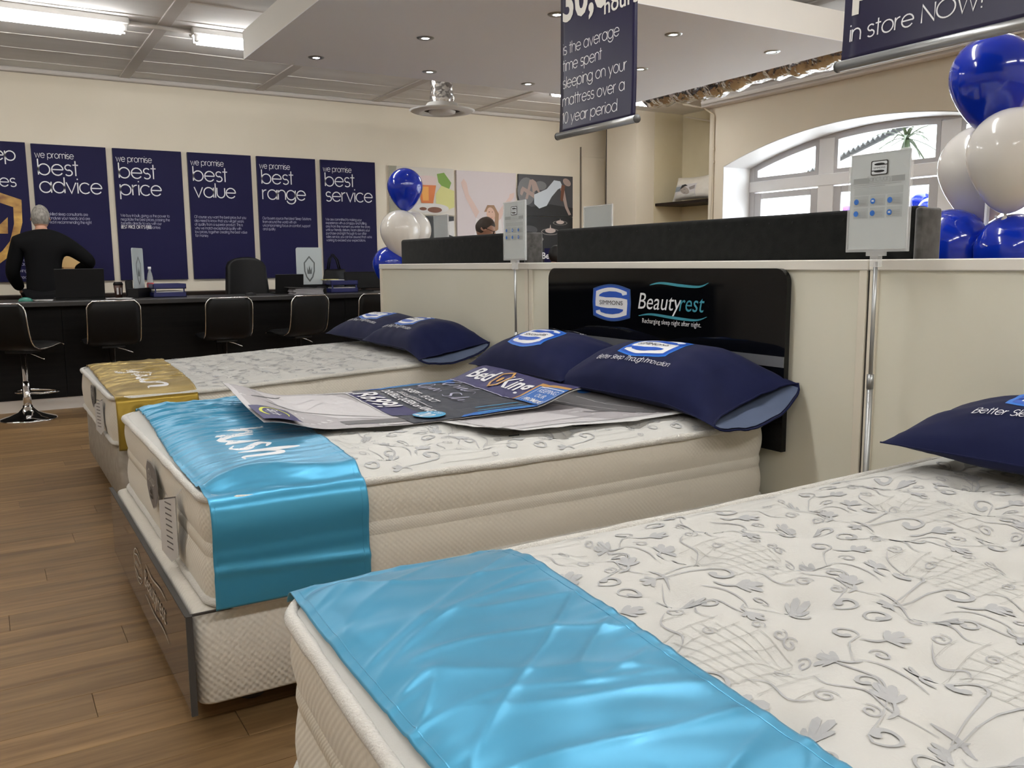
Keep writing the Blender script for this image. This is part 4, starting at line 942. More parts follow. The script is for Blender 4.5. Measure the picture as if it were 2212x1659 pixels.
def hang_tag(label, x, y, z0, z1, w, ang):
    root = thing('hang_tag', (x, y, z0), label, 'hang tag', 'cardboard hang tags on the mattresses')
    M = Matrix.Translation((x, y, 0)) @ Matrix.Rotation(ang, 4, 'Z')
    for k, (dz, a, m) in enumerate(((0, 0.0, paper_m), (.004, .10, pgd))):
        pts = [(0, z1), (w, z1-.03), (w, z0+.01), (w*.45, z0-.008), (0, z0+.02)]
        v, f = prism([(p, q+dz) for p, q in pts], -.0012, .0012, 'xz')
        o = obj('leaflet', xf((v, f), M @ Matrix.Rotation(-a*1.2, 4, 'Z')), m, root); fix(o)
    ln = [rect(.03, .075, z0+.03+.016*k, z0+.034+.016*k) for k in range(9)]
    v, f = join(*ln); obj('small_print', ([tuple(M @ Vector((a, .0020, b))) for a, b in v], f), pgd, root)
    obj('string', tube([tuple(M @ Vector((.01, .0, z1-.005))), (x+.03, y+.01, z1+.03)], .001, 4), paper_m, root)
hang_tag('white card hang tag on the foot of the middle mattress', .402, 2.43, .375, .560, .12, radians(101))
hang_tag('silver-edged hang tag on the foot of the furthest mattress', .448, 4.52, .385, .55, .10, radians(104))
# ================================================================== sign stands beside the beds
def sign_stand(label, x, y, zb, zt, layers, lean=0.0, pole=True, w=.212, gp='clear sign holders on poles', face=-1):
    root = thing('sign_stand', (x, y, 0), label, 'sign stand', gp)
    y0, y1 = y-w/2, y+w/2
    obj('sheet', box(x-.0015, x+.0015, y0+.006, y1-.006, zb+.008, zt-.004), C('sign_paper', (.70, .69, .70)), root)
    for a, b, c, d in ((y0, y0+.007, zb, zt), (y1-.007, y1, zb, zt), (y0, y1, zb, zb+.009), (y0, y1, zt-.007, zt)): obj('holder_rim', box(x-.005, x+.005, a, b, c, d, .001, 1), acryl, root)
    obj('cover', box(x+face*.004-.0006, x+face*.004+.0006, y0+.006, y1-.006, zb+.008, zt-.006), C('cover_acrylic', (.9, .9, .9), .05) if False else glass, root)
    obj('clamp', join(box(x-.008, x+.008, y-.030, y+.030, zb-.012, zb+.002), box(x-.010, x+.010, y-.014, y+.014, zb-.045, zb-.01)), acryl, root)
    if pole:
        obj('upper_pole', tube([(x, y, zb-.03), (x+.004, y+.002, .80)], .0062, 8), alu, root, True); obj('pole_joint', tube([(x+.004, y+.002, .835), (x+.004, y+.002, .79)], .0105, 8), alu, root, True)
        obj('lower_pole', tube([(x+.004, y+.002, .80), (x+.004, y+.002, .02)], .0090, 8), alu, root, True)
        obj('foot_plate', lathe([(.11, 0), (.11, .008), (.10, .016), (.012, .022)], 24, (x+.004, y+.002, 0)), alu, root, True)
    if layers: prints(root, frame((x-.0016, y1, zb), (0, -1, 0), (0, 0, 1)), layers, eps=.0003)
    return root
def sheet_print(w, h, title):
    gd, gl = C('sheet_grey', (.56, .56, .57)), C('sheet_band', (.42, .41, .42))
    cx = w/2; L_ = []
    L_.append(('info_block', gd, [rect(w*.10, w*.88, h*.575, h*.645)]+[rect(w*(.10+.27*i), w*(.10+.27*i)+w*.24, h*(.46-.12*j), h*(.46-.12*j)+h*.105) for i in range(3) for j in range(2)]))
    L_.append(('title_band', gl, [rect(w*.08, w*.90, h*.69, h*.745)])); L_.append(('title_middle', gd, [rect(w*.34, w*.70, h*.691, h*.744)]))
    if title: L_.append(('title_word', gl, [txt('Sanctuary', .0105, .14, anchor='c', dx=cx, dy=h*.705)]))
    L_.append(('small_print', gl, [rect(w*.09, w*.85, h*.672, h*.676), rect(w*.09, w*.60, h*.655, h*.659)]+[rect(w*(.19+.27*i), w*(.31+.27*i), h*(.475+.016*k-.12*j), h*(.480+.016*k-.12*j)) for i in range(3) for j in range(2) for k in range(4)]))
    L_.append(('icon_disc', logo_sky, [ell(w*(.145+.27*i), h*(.51-.12*j), .0085, .0085, 14) for i in range(3) for j in range(2)]))
    L_.append(('icon_mark', print_w, [rect(w*(.145+.27*i)-.004, w*(.145+.27*i)+.004, h*(.51-.12*j)-.002, h*(.51-.12*j)+.003) for i, j in ((1, 0), (2, 1))]))
    s = .034; T = lambda vf: t2(vf, s*1.55, s, cx, h*.835)
    L_.append(('badge', logo_black, [T(poly(rrect(-.55, .55, -.62, .62, .10, 3)))])); L_.append(('badge_white', logo_white, [T(poly(rrect(-.48, .48, -.54, .54, .09, 3)))]))
    L_.append(('badge_mark', logo_black, [T(ell(0, .30, .34, .11)), T(ell(0, -.30, .34, .11)), t2(btxt('SIMMONS', .22, anchor='c', sx=.8), s*1.55, s, cx, h*.835-.08*s), T(rect(.1, .5, .2, .28)), T(rect(-.5, -.1, -.28, -.2))]))
    return L_
sign_stand('clear A4 sign stand standing between the middle and nearest beds', 2.30, 1.690, 1.205, 1.50, sheet_print(.212, .295, True))
sign_stand('clear A4 sign stand standing between the furthest and middle beds', 2.30, 3.768, 1.195, 1.488, sheet_print(.212, .293, False))
sign_stand('blank white sign holder rising behind the long black headboard', 2.90, 3.88, 1.18, 1.49, None, w=.26, gp='blank sign holders behind the partition')
sign_stand('blank white sign holder beside the white balloons', 3.0, 5.98, 1.25, 1.545, None, w=.24, gp='blank sign holders behind the partition')
# ================================================================== dark headboards on the far side of the partition
for a, b, lab in ((4.04, 5.685, 'short charcoal fabric headboard behind the partition, nearer the balloons'), (1.715, 3.745, 'long charcoal fabric headboard behind the partition, under the window')):
    t = thing('fabric_headboard', (2.58, (a+b)/2, 0), lab, 'headboard', 'charcoal headboards behind the partition')
    o = obj('padding', box(2.532, 2.60, a, b, .12, 1.350, .018, 3), felt, t, True)
    obj('side_panel', box(2.528, 2.64, a-.012, a+.012, .12, 1.345, .010, 2), felt_side, t, True)
    for y in (a+.15, b-.15): obj('leg', box(2.55, 2.60, y-.03, y+.03, 0, .14), blackp, t)
    for k in range(int((b-a)/.11)): obj('stud', lathe([(.004, 0), (.003, .002)], 6, (2.5315, a+.06+.11*k, 1.318), axis=(-1, 0, 0)), blackp, t)
# their beds, seen only as what the headboards belong to, stay outside the photograph
# ================================================================== promise boards on the back wall
def wallframe(x0, z0): return frame((x0, 9.968, z0), (1, 0, 0), (0, 0, 1))   # u = +x, v = +z, faces -y
def board_sign(x0, x1, z0, z1, label, layers):
    t = thing('sign_board', ((x0+x1)/2, 9.98, z0), label, 'sign', 'navy promise boards on the back wall')
    obj('board', box(x0, x1, 9.970, 9.998, z0, z1), navy, t)
    obj('edge', join(box(x0-.002, x0, 9.969, 9.998, z0, z1), box(x1, x1+.002, 9.969, 9.998, z0, z1), box(x0, x1, 9.969, 9.998, z1, z1+.002)), navy_edge, t)
    prints(t, wallframe(x0, z0), layers, eps=.0008)
    return t
def promise(i, word, para, label, bold=None):
    x0 = .519+.7355*i; w = .67; z0, z1 = 1.04, 2.386; big = .106
    L1 = [txt('we promise', .045, .12, .15, sx=.82, dx=.028, dy=1.215), txt('best', big, .105, .12, dx=.048, dy=1.050), txt(word, big, .105, .12, dx=.050, dy=.878)]
    y = .655; S_ = []
    for ln in para:
        S_.append(txt(ln, .0205, .13, .12, sx=.80, dx=.036, dy=y)); y -= .040
    ly = [('heading', print_w, L1), ('paragraph', print_dim, S_)]
    if bold: ly.append(('bold_line', print_w, [txt(bold[0], .022, .20, .20, sx=.68, dx=.036, dy=.655-.040*bold[1])]))
    return board_sign(x0, x0+w, z0, z1, label, ly)
promise(0, 'advice', ['          skilled sleep consultants are', '          analyse your needs and are', '          ed in recommending the right'], 'navy board reading best advice behind the standing man')
promise(1, 'price', ['We buy in bulk, giving us the power to', 'negotiate the best prices, passing the', 'benefits directly to you with our', '                               guarantee.'], 'navy board reading best price', ("BEST PRICE OR IT'S FREE", 3))
promise(2, 'value', ['Of course you want the best price, but you', 'also need to know that you will get years', 'of quality from a superior product. This is', 'why we match exceptional quality with', 'low prices, together creating the best value', 'for money.'], 'navy board reading best value behind the office chair')
promise(3, 'range', ['Our buyers source the latest Sleep Solutions', 'from around the world with an', 'uncompromising focus on comfort, support', 'and quality.'], 'navy board reading best range')
promise(4, 'service', ['We are committed to making your', 'experience with us a happy and fulfilling', 'one. From the moment you enter the store,', 'until our friendly delivery team delivers your', 'purchase and right through to our after', "sales service, you can be assured that we're", 'working to exceed your expectations.'], 'navy board reading best service, rightmost of the promise boards')
x0 = -.205; T = lambda q: [(x0*0+.335+a, .50+b) for a, b in q]
sh_o = [(-.27, .30), (-.10, .36), (0, .42), (.10, .36), (.27, .30), (.262, .08), (.20, -.14), (.10, -.27), (0, -.35), (-.10, -.27), (-.20, -.14), (-.262, .08)]
sh_i = [(a*.72, b*.74+.005) for a, b in sh_o]
ring_ = [(sh_o[i], sh_o[(i+1) % 12], sh_i[(i+1) % 12], sh_i[i]) for i in range(12)]
board_sign(x0, x0+.673, 1.04, 2.392, 'navy board with a gold shield cut off by the left edge', [
    ('heading', print_w, [txt('ep', .090, .115, .12, anchor='r', dx=.585, dy=1.175), txt('es', .080, .115, .12, anchor='r', dx=.570, dy=.925)]),
    ('shield', gold, [poly([(.335+a, .50+b) for a, b in q]) for q in ring_]+[poly([(.335+a, .50+b) for a, b in ((-.13, -.03), (-.14, .13), (-.05, .04), (0, .17), (.05, .04), (.14, .13), (.13, -.03))])]),
    ('paragraph', print_dim, [txt('alled to del', .0215, .14, .12, anchor='r', dx=.63, dy=.20), txt('se contac', .0215, .14, .12, anchor='r', dx=.60, dy=.16), txt('bedking.co', .0215, .14, .12, anchor='r', dx=.655, dy=.095), txt('ging Director', .0215, .14, .12, anchor='r', dx=.645, dy=.03)])])
# ================================================================== picture panels
def picture(x0, x1, z0, z1, label, back, layers):
    t = thing('wall_picture', ((x0+x1)/2, 9.98, z0), label, 'picture', 'picture panels on the back wall')
    obj('panel', box(x0, x1, 9.970, 9.998, z0, z1), back, t); prints(t, wallframe(x0, z0), layers, eps=.0008); return t
pk, pkd, pcream, ptea, pgr, pyel, pbr = C('photo_pink', (.60, .53, .54)), C('photo_skin', (.58, .36, .27)), C('photo_cream', (.62, .58, .52)), C('photo_tea', (.62, .16, .03)), C('photo_leaf', (.16, .30, .03)), C('photo_pale_leaf', (.60, .58, .22)), C('photo_brown', (.16, .05, .02))
psk, pblk, psh, pwh, prd = C('photo_shade_skin', (.36, .27, .24)), C('photo_black', (.012, .012, .014)), C('photo_slate', (.055, .055, .062)), C('photo_dress', (.55, .60, .66)), C('photo_wax_pink', (.50, .22, .17))
W_ = .88
picture(4.314, 5.193, 1.79, 2.362, 'picture of a glass of orange tea behind the balloons', pcream, [
    ('backdrop', C('photo_dull_green', (.30, .29, .22)), [poly([(0, .572), (.0, .30), (.06, .36), (.10, .572)]), poly([(0, 0), (.25, 0), (.2, .15), (0, .2)])]),
    ('leaf', pgr, [poly([(.64, .50), (.74, .52), (.84, .40), (.80, .30), (.72, .34), (.66, .40)])]), ('pale_leaf', pyel, [poly([(.62, .26), (.70, .36), (.879, .30), (.879, .10), (.72, .04), (.62, .10)])]),
    ('plate', C('photo_plate', (.66, .64, .62)), [ell(.55, .08, .25, .06)]), ('glass', C('photo_glass', (.66, .52, .50)), [poly([(.36, .44), (.64, .44), (.62, .36), (.38, .36)]), ell(.50, .44, .14, .035)]),
    ('tea', ptea, [poly([(.375, .36), (.625, .36), (.58, .14), (.42, .14)])]), ('tea_light', C('photo_tea_light', (.75, .34, .06)), [poly([(.42, .34), (.52, .34), (.52, .17), (.44, .17)])]), ('crumbs', pbr, [ell(.60, .06, .10, .035), ell(.44, .07, .05, .02)])])
picture(4.314, 5.185, 1.10, 1.775, 'dark picture panel hanging below the tea picture', pblk, [('towel', C('photo_white', (.62, .61, .60)), [poly([(.70, .60), (.87, .62), (.87, .42), (.76, .46)])]), ('flower', prd, [poly([(.78, .40), (.87, .42), (.87, .20), (.76, .22)])]), ('flower_red', C('photo_red', (.42, .05, .04)), [ell(.60, .25, .15, .12)])])
picture(5.232, 6.110, 1.10, 2.350, 'picture of a smiling woman stretching both arms on pink', pk, [
    ('arm', C('photo_pale_skin', (.62, .45, .40)), [poly([(.06, 1.10), (.10, 1.15), (.14, 1.10), (.17, .96), (.32, .74), (.27, .66), (.12, .92)]), poly([(.78, .98), (.85, 1.0), (.84, .94), (.72, .80), (.62, .62), (.55, .68), (.68, .84), (.77, .94)])]),
    ('shirt', C('photo_white_top', (.66, .63, .62)), [poly([(.20, .0), (.27, .66), (.42, .62), (.56, .60), (.64, .66), (.74, 0)])]), ('hair', C('photo_hair', (.30, .17, .09)), [poly([(.39, .74), (.44, .83), (.54, .83), (.61, .72), (.60, .52), (.53, .48), (.55, .66), (.47, .75)])]), ('face', pkd, [ell(.49, .715, .062, .088, rot=.25)]),
    ('smile', pblk, [rib([(.455, .74), (.475, .745)], .007), rib([(.505, .74), (.52, .745)], .007)]), ('lips', prd, [rib([(.465, .672), (.49, .664), (.51, .675)], .012)])])
picture(6.150, 7.020, 1.805, 2.345, 'picture of a woman in a white dress arching backwards', psh, [
    ('rock', pblk, [poly([(0, 0), (.87, 0), (.87, .12), (.5, .16), (.2, .12), (0, .18)])]), ('smoke', C('photo_smoke', (.16, .16, .17)), [ell(.12, .32, .14, .18), ell(.34, .40, .10, .06)]),
    ('legs', psk, [poly([(.22, .30), (.28, .34), (.36, .26), (.27, .45), (.22, .48), (.17, .47), (.14, .36), (.10, .22), (.14, .22), (.20, .42)]), poly([(.26, .22), (.24, .30), (.06, .38), (.03, .34), (.02, .28), (.05, .26), (.08, .32)])]), ('arm', psk, [poly([(.66, .38), (.72, .40), (.78, .14), (.84, .03), (.80, .02), (.74, .12)]), ell(.77, .46, .07, .045, rot=-.5)]),
    ('dress', pwh, [poly([(.24, .28), (.34, .32), (.44, .36), (.56, .48), (.66, .47), (.70, .40), (.62, .36), (.52, .26), (.44, .14), (.32, .10), (.24, .16)])]), ('hair', C('photo_auburn', (.14, .05, .025)), [poly([(.68, .42), (.74, .42), (.72, .30), (.70, .20), (.66, .22)])])])
picture(6.150, 7.020, 1.10, 1.800, 'dark picture of three lit candles in bowls behind the headboards', pblk, [
    ('bowl', C('photo_bowl', (.22, .20, .19)), [ell(.24, .40, .15, .045), ell(.50, .50, .15, .045), ell(.66, .62, .12, .03)]), ('bowl_inside', pblk, [ell(.24, .40, .135, .035), ell(.50, .50, .135, .035), ell(.66, .62, .105, .024)]),
    ('candle', C('photo_candle', (.55, .45, .42)), [ell(.24, .415, .09, .035), ell(.50, .515, .085, .033), ell(.66, .63, .065, .025), poly([(.225, .43), (.255, .43), (.24, .50)]), poly([(.485, .53), (.515, .53), (.50, .60)]), poly([(.65, .64), (.67, .64), (.66, .68)])]), ('candle_side', prd, [poly([(.15, .40), (.33, .40), (.31, .365), (.17, .365)])]),
    ('brand_strip', navy, [rect(.40, .87, .04, .28)]), ('smoke', psh, [ell(.15, .52, .14, .06)]), ('red_patch', C('photo_dark_red', (.25, .02, .03)), [rect(.10, .30, .06, .24)]), ('brand_lettering', print_w, [btxt('Bed', .12, bold=.02, dx=.36, dy=.14), btxt('King', .12, bold=.02, dx=.66, dy=.14)]), ('crest', gold, [rib([(.60, .24), (.56, .22), (.57, .15), (.60, .12), (.63, .15), (.64, .22)], .012, True)])])
# ================================================================== counter and credenza
cn = thing('counter', (1.0, 8.45, 0), 'long black counter with a grey top and white plinth', 'counter')
obj('top', box(-3.2, 4.30, 8.03, 8.82, .862, .902, .004, 1), ctop, cn)
for k in range(6): obj('front_panel', box(-3.15+1.233*k, -3.15+1.233*(k+1)-.003, 8.125, 8.16, .10, .862), cfront, cn)
obj('carcass', box(-3.15, 4.25, 8.16, 8.78, .10, .86), cfront, cn); obj('plinth', box(-3.15, 4.25, 8.135, 8.75, 0, .10), plinth_m, cn)
cr_ = thing('credenza', (1.0, 9.72, 0), 'low dark wood credenza along the back wall', 'credenza')
obj('body', box(-3.2, 5.0, 9.60, 9.965, 0, .88), credm, cr_); obj('top', box(-3.22, 5.02, 9.58, 9.967, .88, .912, .004, 1), credm, cr_)
for k in range(8): obj('door', box(-3.18+1.02*k, -3.18+1.02*k+1.0, 9.585, 9.60, .08, .86), credm, cr_)
# ================================================================== bar stools
def make_stool():
    root = thing('bar_stool', (0, 0, 0), '', 'bar stool')
    prof = [(-.215, .905), (-.205, .80), (-.185, .68), (-.160, .61), (-.115, .575), (-.05, .562), (.05, .566), (.13, .580), (.19, .583), (.215, .570)]
    def sm(P, n=4):
        out = []; Q = [P[0]]+P+[P[-1]]
        for i in range(len(P)-1):
            for k in range(n):
                t = k/n; a, b, c, d = Q[i:i+4]; out.append(tuple(.5*((2*b[q])+(c[q]-a[q])*t+(2*a[q]-5*b[q]+4*c[q]-d[q])*t*t+(3*b[q]-a[q]-3*c[q]+d[q])*t**3) for q in (0, 1)))
        return out+[P[-1]]
    P = sm(prof); n = len(P); hw = .195; V = []; nw = 10
    for i, (y, z) in enumerate(P):
        a = P[max(0, i-1)]; b = P[min(n-1, i+1)]; dy, dz = b[0]-a[0], b[1]-a[1]; l = hypot(dy, dz); ny, nz_ = dz/l*-1, dy/l
        e = min(1, min(i, n-1-i)/2.5); ww = hw-.03*(1-min(1, i/4))**2
        for s in (1, -1):
            for k in range(nw+1):
                u = -1+2*k/nw; th = .020*(1-abs(u)**6*.75)*(.35+.65*e)
                V.append((u*ww, y+ny*th*s, z+nz_*th*s))
    m = 2*(nw+1); F = []
    for i in range(n-1):
        for s in (0, 1):
            for k in range(nw): q = i*m+s*(nw+1)+k; f = (q, q+1, q+m+1, q+m); F.append(f if s else tuple(reversed(f)))
        F += [(i*m, i*m+m, i*m+m+nw+1, i*m+nw+1), (i*m+nw, i*m+nw+nw+1, i*m+m+nw+nw+1, i*m+m+nw)]
    for i in (0, n-1): F += [(i*m+k, i*m+k+1, i*m+nw+1+k+1, i*m+nw+1+k) for k in range(nw)]
    fix(obj('seat_shell', (V, F), blackl, root, True, local=True))
    ed = [(-hw-.004, y, z) for y, z in reversed(P)]; ed[-1] = (-hw+.025, *P[0]); ed2 = [(hw+.004, y, z) for y, z in P]; ed2[0] = (hw-.025, *P[0])
    for q in range(2, 4): pass
    obj('chrome_edge', tube(ed[:-3]+[(-hw-.002, P[2][0], P[2][1]), (-hw+.012, P[1][0], P[1][1]), (-hw+.04, P[0][0], P[0][1]+.006), (hw-.04, P[0][0], P[0][1]+.006), (hw-.012, P[1][0], P[1][1]), (hw+.002, P[2][0], P[2][1])]+ed2[3:], .0055, 6), chrome, root, True, local=True)
    obj('seat_plate', box(-.09, .09, -.09, .09, .525, .548, .004, 1), blackp, root, local=True)
    obj('column', lathe([(.030, .045), (.030, .30), (.0295, .30), (.0245, .305), (.0245, .53)], 18), chrome, root, True, local=True)
    obj('base', lathe([(.205, 0), (.205, .006), (.195, .014), (.13, .032), (.07, .058), (.036, .095), (.034, .11)], 40), chrome, root, True, local=True)
    obj('lever', tube([(.03, 0, .525), (.09, .01, .505), (.15, .015, .478), (.165, .015, .472)], .005, 6), chrome, root, True, local=True)
    obj('footrest', tube([(0, .03, .205), (.10, .03, .205), (.15, .06, .205), (.165, .12, .205), (.15, .18, .205), (.10, .205, .205), (-.10, .205, .205), (-.15, .18, .205), (-.165, .12, .205), (-.15, .06, .205), (-.10, .03, .205)], .010, 8, True), chrome, root, True, local=True)
    return root
st0 = make_stool()
STO = [(.235, 7.73, -38, 'black bar stool at the far left, its whole chrome base in view'), (.875, 7.80, 3, 'black bar stool second from left, just above the gold runner'), (1.775, 7.80, 3, 'black bar stool in front of the office chair'), (2.435, 7.80, 17, 'black bar stool turned slightly left, fourth along the counter'), (3.13, 7.80, 4, 'black bar stool half hidden by the end of the partition')]
for i, (x, y, a, lab) in enumerate(STO):
    o = st0 if i == 0 else copy_tree(st0)
    o.location = (x, y, 0); o.rotation_euler = (0, 0, radians(a)); o['label'] = lab; o['group'] = 'black bar stools along the counter'
# office chair
oc = thing('office_chair', (2.34, 9.22, 0), 'black high-backed office chair behind the counter', 'office chair')
def chair_back(u, v):
    s = 2*u-1; w = .245-.055*v-.0*v; z = .52+.745*v; x = 2.34+s*w*(1-.0*v)
    rnd = max(0, (v-.86)/.14); z -= .05*abs(s)**3*rnd; x = 2.34+s*w*(1-.12*rnd**2)
    return (x, 9.05+.06*v+.05*(s*s)*0-.03*s*s+.05, z)
v, f, _ = gridsurf(16, 22, chair_back); solid(obj('backrest', (v, f), blackl, oc, True), .06, 0)
obj('seat', box(2.09, 2.59, 9.05, 9.52, .44, .53, .035, 3), blackl, oc, True)
for s in (-1, 1): obj('armrest', tube([(2.34+s*.27, 9.12, .50), (2.34+s*.29, 9.12, .68), (2.34+s*.29, 9.40, .68), (2.34+s*.27, 9.42, .50)], .018, 8), blackp, oc, True)
obj('gas_column', tube([(2.34, 9.28, .06), (2.34, 9.28, .45)], .028, 12), chrome, oc, True)
for k in range(5):
    a = k*2*pi/5+.3; obj('base_arm', tube([(2.34, 9.28, .10), (2.34+.28*cos(a), 9.28+.28*sin(a), .06)], [.025, .018], 8), blackp, oc); obj('castor', lathe([(.02, -.02), (.028, -.01), (.028, .01), (.02, .02)], 12, (2.34+.28*cos(a), 9.28+.28*sin(a), .03), axis=(cos(a+1), sin(a+1), 0)), blackp, oc)
# ================================================================== things on the counter
CT = .902
def laptop(label, x, y, w, ang, tilt=12, d=.24):
    t = thing('laptop', (x, y, CT), label, 'laptop', 'open laptops on the counter', rz=radians(ang))
    obj('base', box(-w/2, w/2, 0, d, 0, .018, .004, 1), blackp, t, local=True)
    o = obj('lid', box(-w/2, w/2, -.008, 0, 0, w*.65, .003, 1), blackp, t, local=True); o.location = (0, 0, .016); o.rotation_euler = (radians(tilt), 0, 0)
    obj('screen', box(-w/2+.012, w/2-.012, .0005, .0015, .015, w*.65-.012), C('screen_off', (.01, .012, .016), .15), o, local=True)
    obj('keyboard', box(-w/2+.03, w/2-.03, .03, .14, .018, .020), C('keyboard_dark', (.02, .02, .02)), t, local=True)
laptop('open black laptop in front of the standing man', .725, 8.40, .385, 0, 8)
laptop('open black laptop beside the upright shield plaque', 2.585, 8.50, .275, -4, 10)
def mouse(label, x, y, m):
    t = thing('computer_mouse', (x, y, CT), label, 'mouse'); n = 10
    V = []; F = []
    for j in range(7):
        p = j/6*pi/2
        for k in range(16): a = 2*pi*k/16; V.append((x+.055*cos(a)*cos(p)*1.0, y+.033*sin(a)*cos(p), CT+.034*sin(p)))
    F = [(j*16+k, j*16+(k+1) % 16, (j+1)*16+(k+1) % 16, (j+1)*16+k) for j in range(6) for k in range(16)]
    obj('shell', (V, F), m, t, True); obj('wheel', box(x-.03, x-.018, y-.004, y+.004, CT+.028, CT+.034), blackp, t)
mouse('teal green computer mouse at the left of the counter', .30, 8.28, C('teal_plastic', (.02, .16, .12), .3)); mouse('dark computer mouse in front of the office chair', 2.18, 8.40, blackp)
def papers(label, x, y, w, d, a, n=3, m=None):
    t = thing('paper_sheets', (x, y, CT), label, 'papers', rz=radians(a))
    for k in range(n): obj('sheet', xf(box(-w/2, w/2, -d/2, d/2, .0015*k, .0015*k+.0012), Matrix.Rotation(radians(5*k), 4, 'Z')), m or paper_m, t, local=True)
papers('white note pad by the green mouse', .43, 8.30, .12, .10, 8, 6); papers('loose white sheets between the laptop and the clear plaque', 1.02, 8.32, .20, .16, -12, 4)
cup = thing('takeaway_cup', (1.055, 8.62, CT), 'brown takeaway coffee cup with a dark lid', 'cup')
obj('body', lathe([(.030, 0), (.040, .115)], 20, (1.055, 8.62, CT)), C('cup_brown', (.07, .03, .02)), cup, True); obj('lid', lathe([(.042, .115), (.042, .125), (.036, .135), (.035, .142)], 20, (1.055, 8.62, CT)), blackp, cup, True)
obj('cup_print', ([(1.055+.0402*sin(a), 8.62-.0402*cos(a), CT+z) for z in (.03, .09) for a in (-.5, -.1, .3, .6)], [(0, 1, 5, 4), (2, 3, 7, 6)]), pgl, cup)
def plaque(label, x, y, w, ang, z1, crest=True):
    t = thing('shield_plaque', (x, y, CT), label, 'plaque', 'frosted plaques on the counter', rz=radians(ang))
    obj('stand', box(-w/2-.03, w/2+.05, -.045, .045, 0, .085, .003, 1), blackp, t, local=True)
    obj('pane', prism(rrect(-w/2, w/2, .08, z1-CT, .02, 4), -.004, .004, 'xz'), frost, t, local=True)
    fm = lambda a, b, k: (a, -.0045-k, b)
    sh = [(-.05, .30), (0, .36), (.05, .30), (.048, .22), (.03, .16), (0, .12), (-.03, .16), (-.048, .22)]; v = rib(sh, .013, True)
    c2 = poly([(-.022, .19), (-.026, .26), (-.012, .225), (0, .275), (.012, .225), (.026, .26), (.022, .19)])
    for nm, vf in (('shield', v), ('crown', c2)): obj(nm, ([fm(a*w/.26, b, .0006) for a, b in vf[0]], vf[1]), C('plaque_grey', (.10, .11, .11)), t, local=True)
plaque('frosted plaque with a shield, standing face-on beside the second laptop', 2.835, 8.62, .262, -2, 1.355)
plaque('frosted plaque seen nearly edge-on behind the coffee cup', 1.215, 8.50, .26, 62, 1.345)
bt = thing('water_bottle', (1.335, 8.66, CT), 'clear plastic bottle with a red label', 'bottle')
obj('body', lathe([(.026, 0), (.028, .02), (.027, .17), (.020, .21), (.012, .235), (.012, .25)], 18, (1.335, 8.66, CT)), mat('bottle_plastic', (.55, .58, .60), .1, alpha=.4), bt, True); obj('label_wrap', lathe([(.0285, .075), (.0285, .13)], 18, (1.335, 8.66, CT), cap=False), C('label_red', (.40, .05, .06)), bt, True); obj('cap', lathe([(.014, .25), (.014, .275)], 14, (1.335, 8.66, CT)), print_w, bt, True)
def trays(label, x, y, w, d, top=None):
    t = thing('letter_tray', (x, y, CT), label, 'letter tray', 'blue two-tier letter trays'); tb = C('tray_blue', (.012, .016, .10), .35)
    for z in (0, .075):
        obj('tray', join(box(x-w/2, x+w/2, y-d/2, y+d/2, CT+z, CT+z+.006), box(x-w/2, x+w/2, y-d/2, y-d/2+.005, CT+z, CT+z+.045), box(x-w/2, x-w/2+.005, y-d/2, y+d/2, CT+z, CT+z+.045), box(x+w/2-.005, x+w/2, y-d/2, y+d/2, CT+z, CT+z+.045), box(x-w/2, x+w/2, y+d/2-.005, y+d/2, CT+z, CT+z+.045)), tb, t)
        obj('papers', box(x-w/2+.02, x+w/2-.02, y-d/2+.012, y+d/2-.02, CT+z+.006, CT+z+.054 if z == 0 else CT+z+.03), paper_m, t)
    for sx_ in (-1, 1): obj('riser', box(x+sx_*(w/2-.02)-.006, x+sx_*(w/2-.02)+.006, y-d/2, y-d/2+.01, CT+.04, CT+.08), tb, t)
    return t
trays('blue two-tier letter tray beside the edge-on plaque', 1.455, 8.56, .285, .34); trays('blue two-tier letter tray with yellow notes on top', 3.13, 8.60, .29, .34)
papers_t = thing('note_stack', (3.06, 8.58, CT+.123), 'yellow and white notes lying on the right letter tray', 'notes')
obj('white_note', xf(box(-.10, .10, -.07, .07, 0, .006), Matrix.Translation((3.06, 8.58, CT+.123))), paper_m, papers_t); obj('yellow_note', xf(box(-.09, .05, -.06, .05, .006, .012), Matrix.Translation((3.04, 8.57, CT+.123)) @ Matrix.Rotation(.3, 4, 'Z')), C('note_yellow', (.45, .40, .12)), papers_t)
bd = thing('binder_pile', (2.70, 8.33, CT), 'pile of papers in a grey lever-arch binder', 'binder')
for k in range(5): obj('paper_block', xf(box(-.145, .145, -.10, .10, .011*k, .011*k+.009), Matrix.Translation((2.70+.008*sin(k*2), 8.34, CT)) @ Matrix.Rotation(radians(3*sin(k*1.7)), 4, 'Z')), C('page_edge', (.45, .43, .46)), bd)
obj('cover', xf(box(-.17, .16, -.11, .11, 0, .004), Matrix.Translation((2.69, 8.34, CT+.056)) @ Matrix.Rotation(radians(3), 4, 'Y')), C('binder_grey', (.09, .085, .085)), bd); obj('spine', box(2.845, 2.875, 8.24, 8.44, CT, CT+.066, .003, 1), blackp, bd)
mn = thing('monitor', (3.45, 8.72, CT), 'flat black monitor at the right end of the counter', 'monitor')
obj('screen_back', box(3.235, 3.70, 8.70, 8.735, CT+.03, CT+.205, .008, 1), blackp, mn); obj('neck', box(3.43, 3.47, 8.72, 8.75, CT+.01, CT+.1), blackp, mn); obj('foot', box(3.36, 3.54, 8.66, 8.80, CT, CT+.012, .003, 1), blackp, mn)
tm = thing('card_terminal', (1.13, 8.44, CT), 'small black card terminal beside the coffee cup', 'terminal')
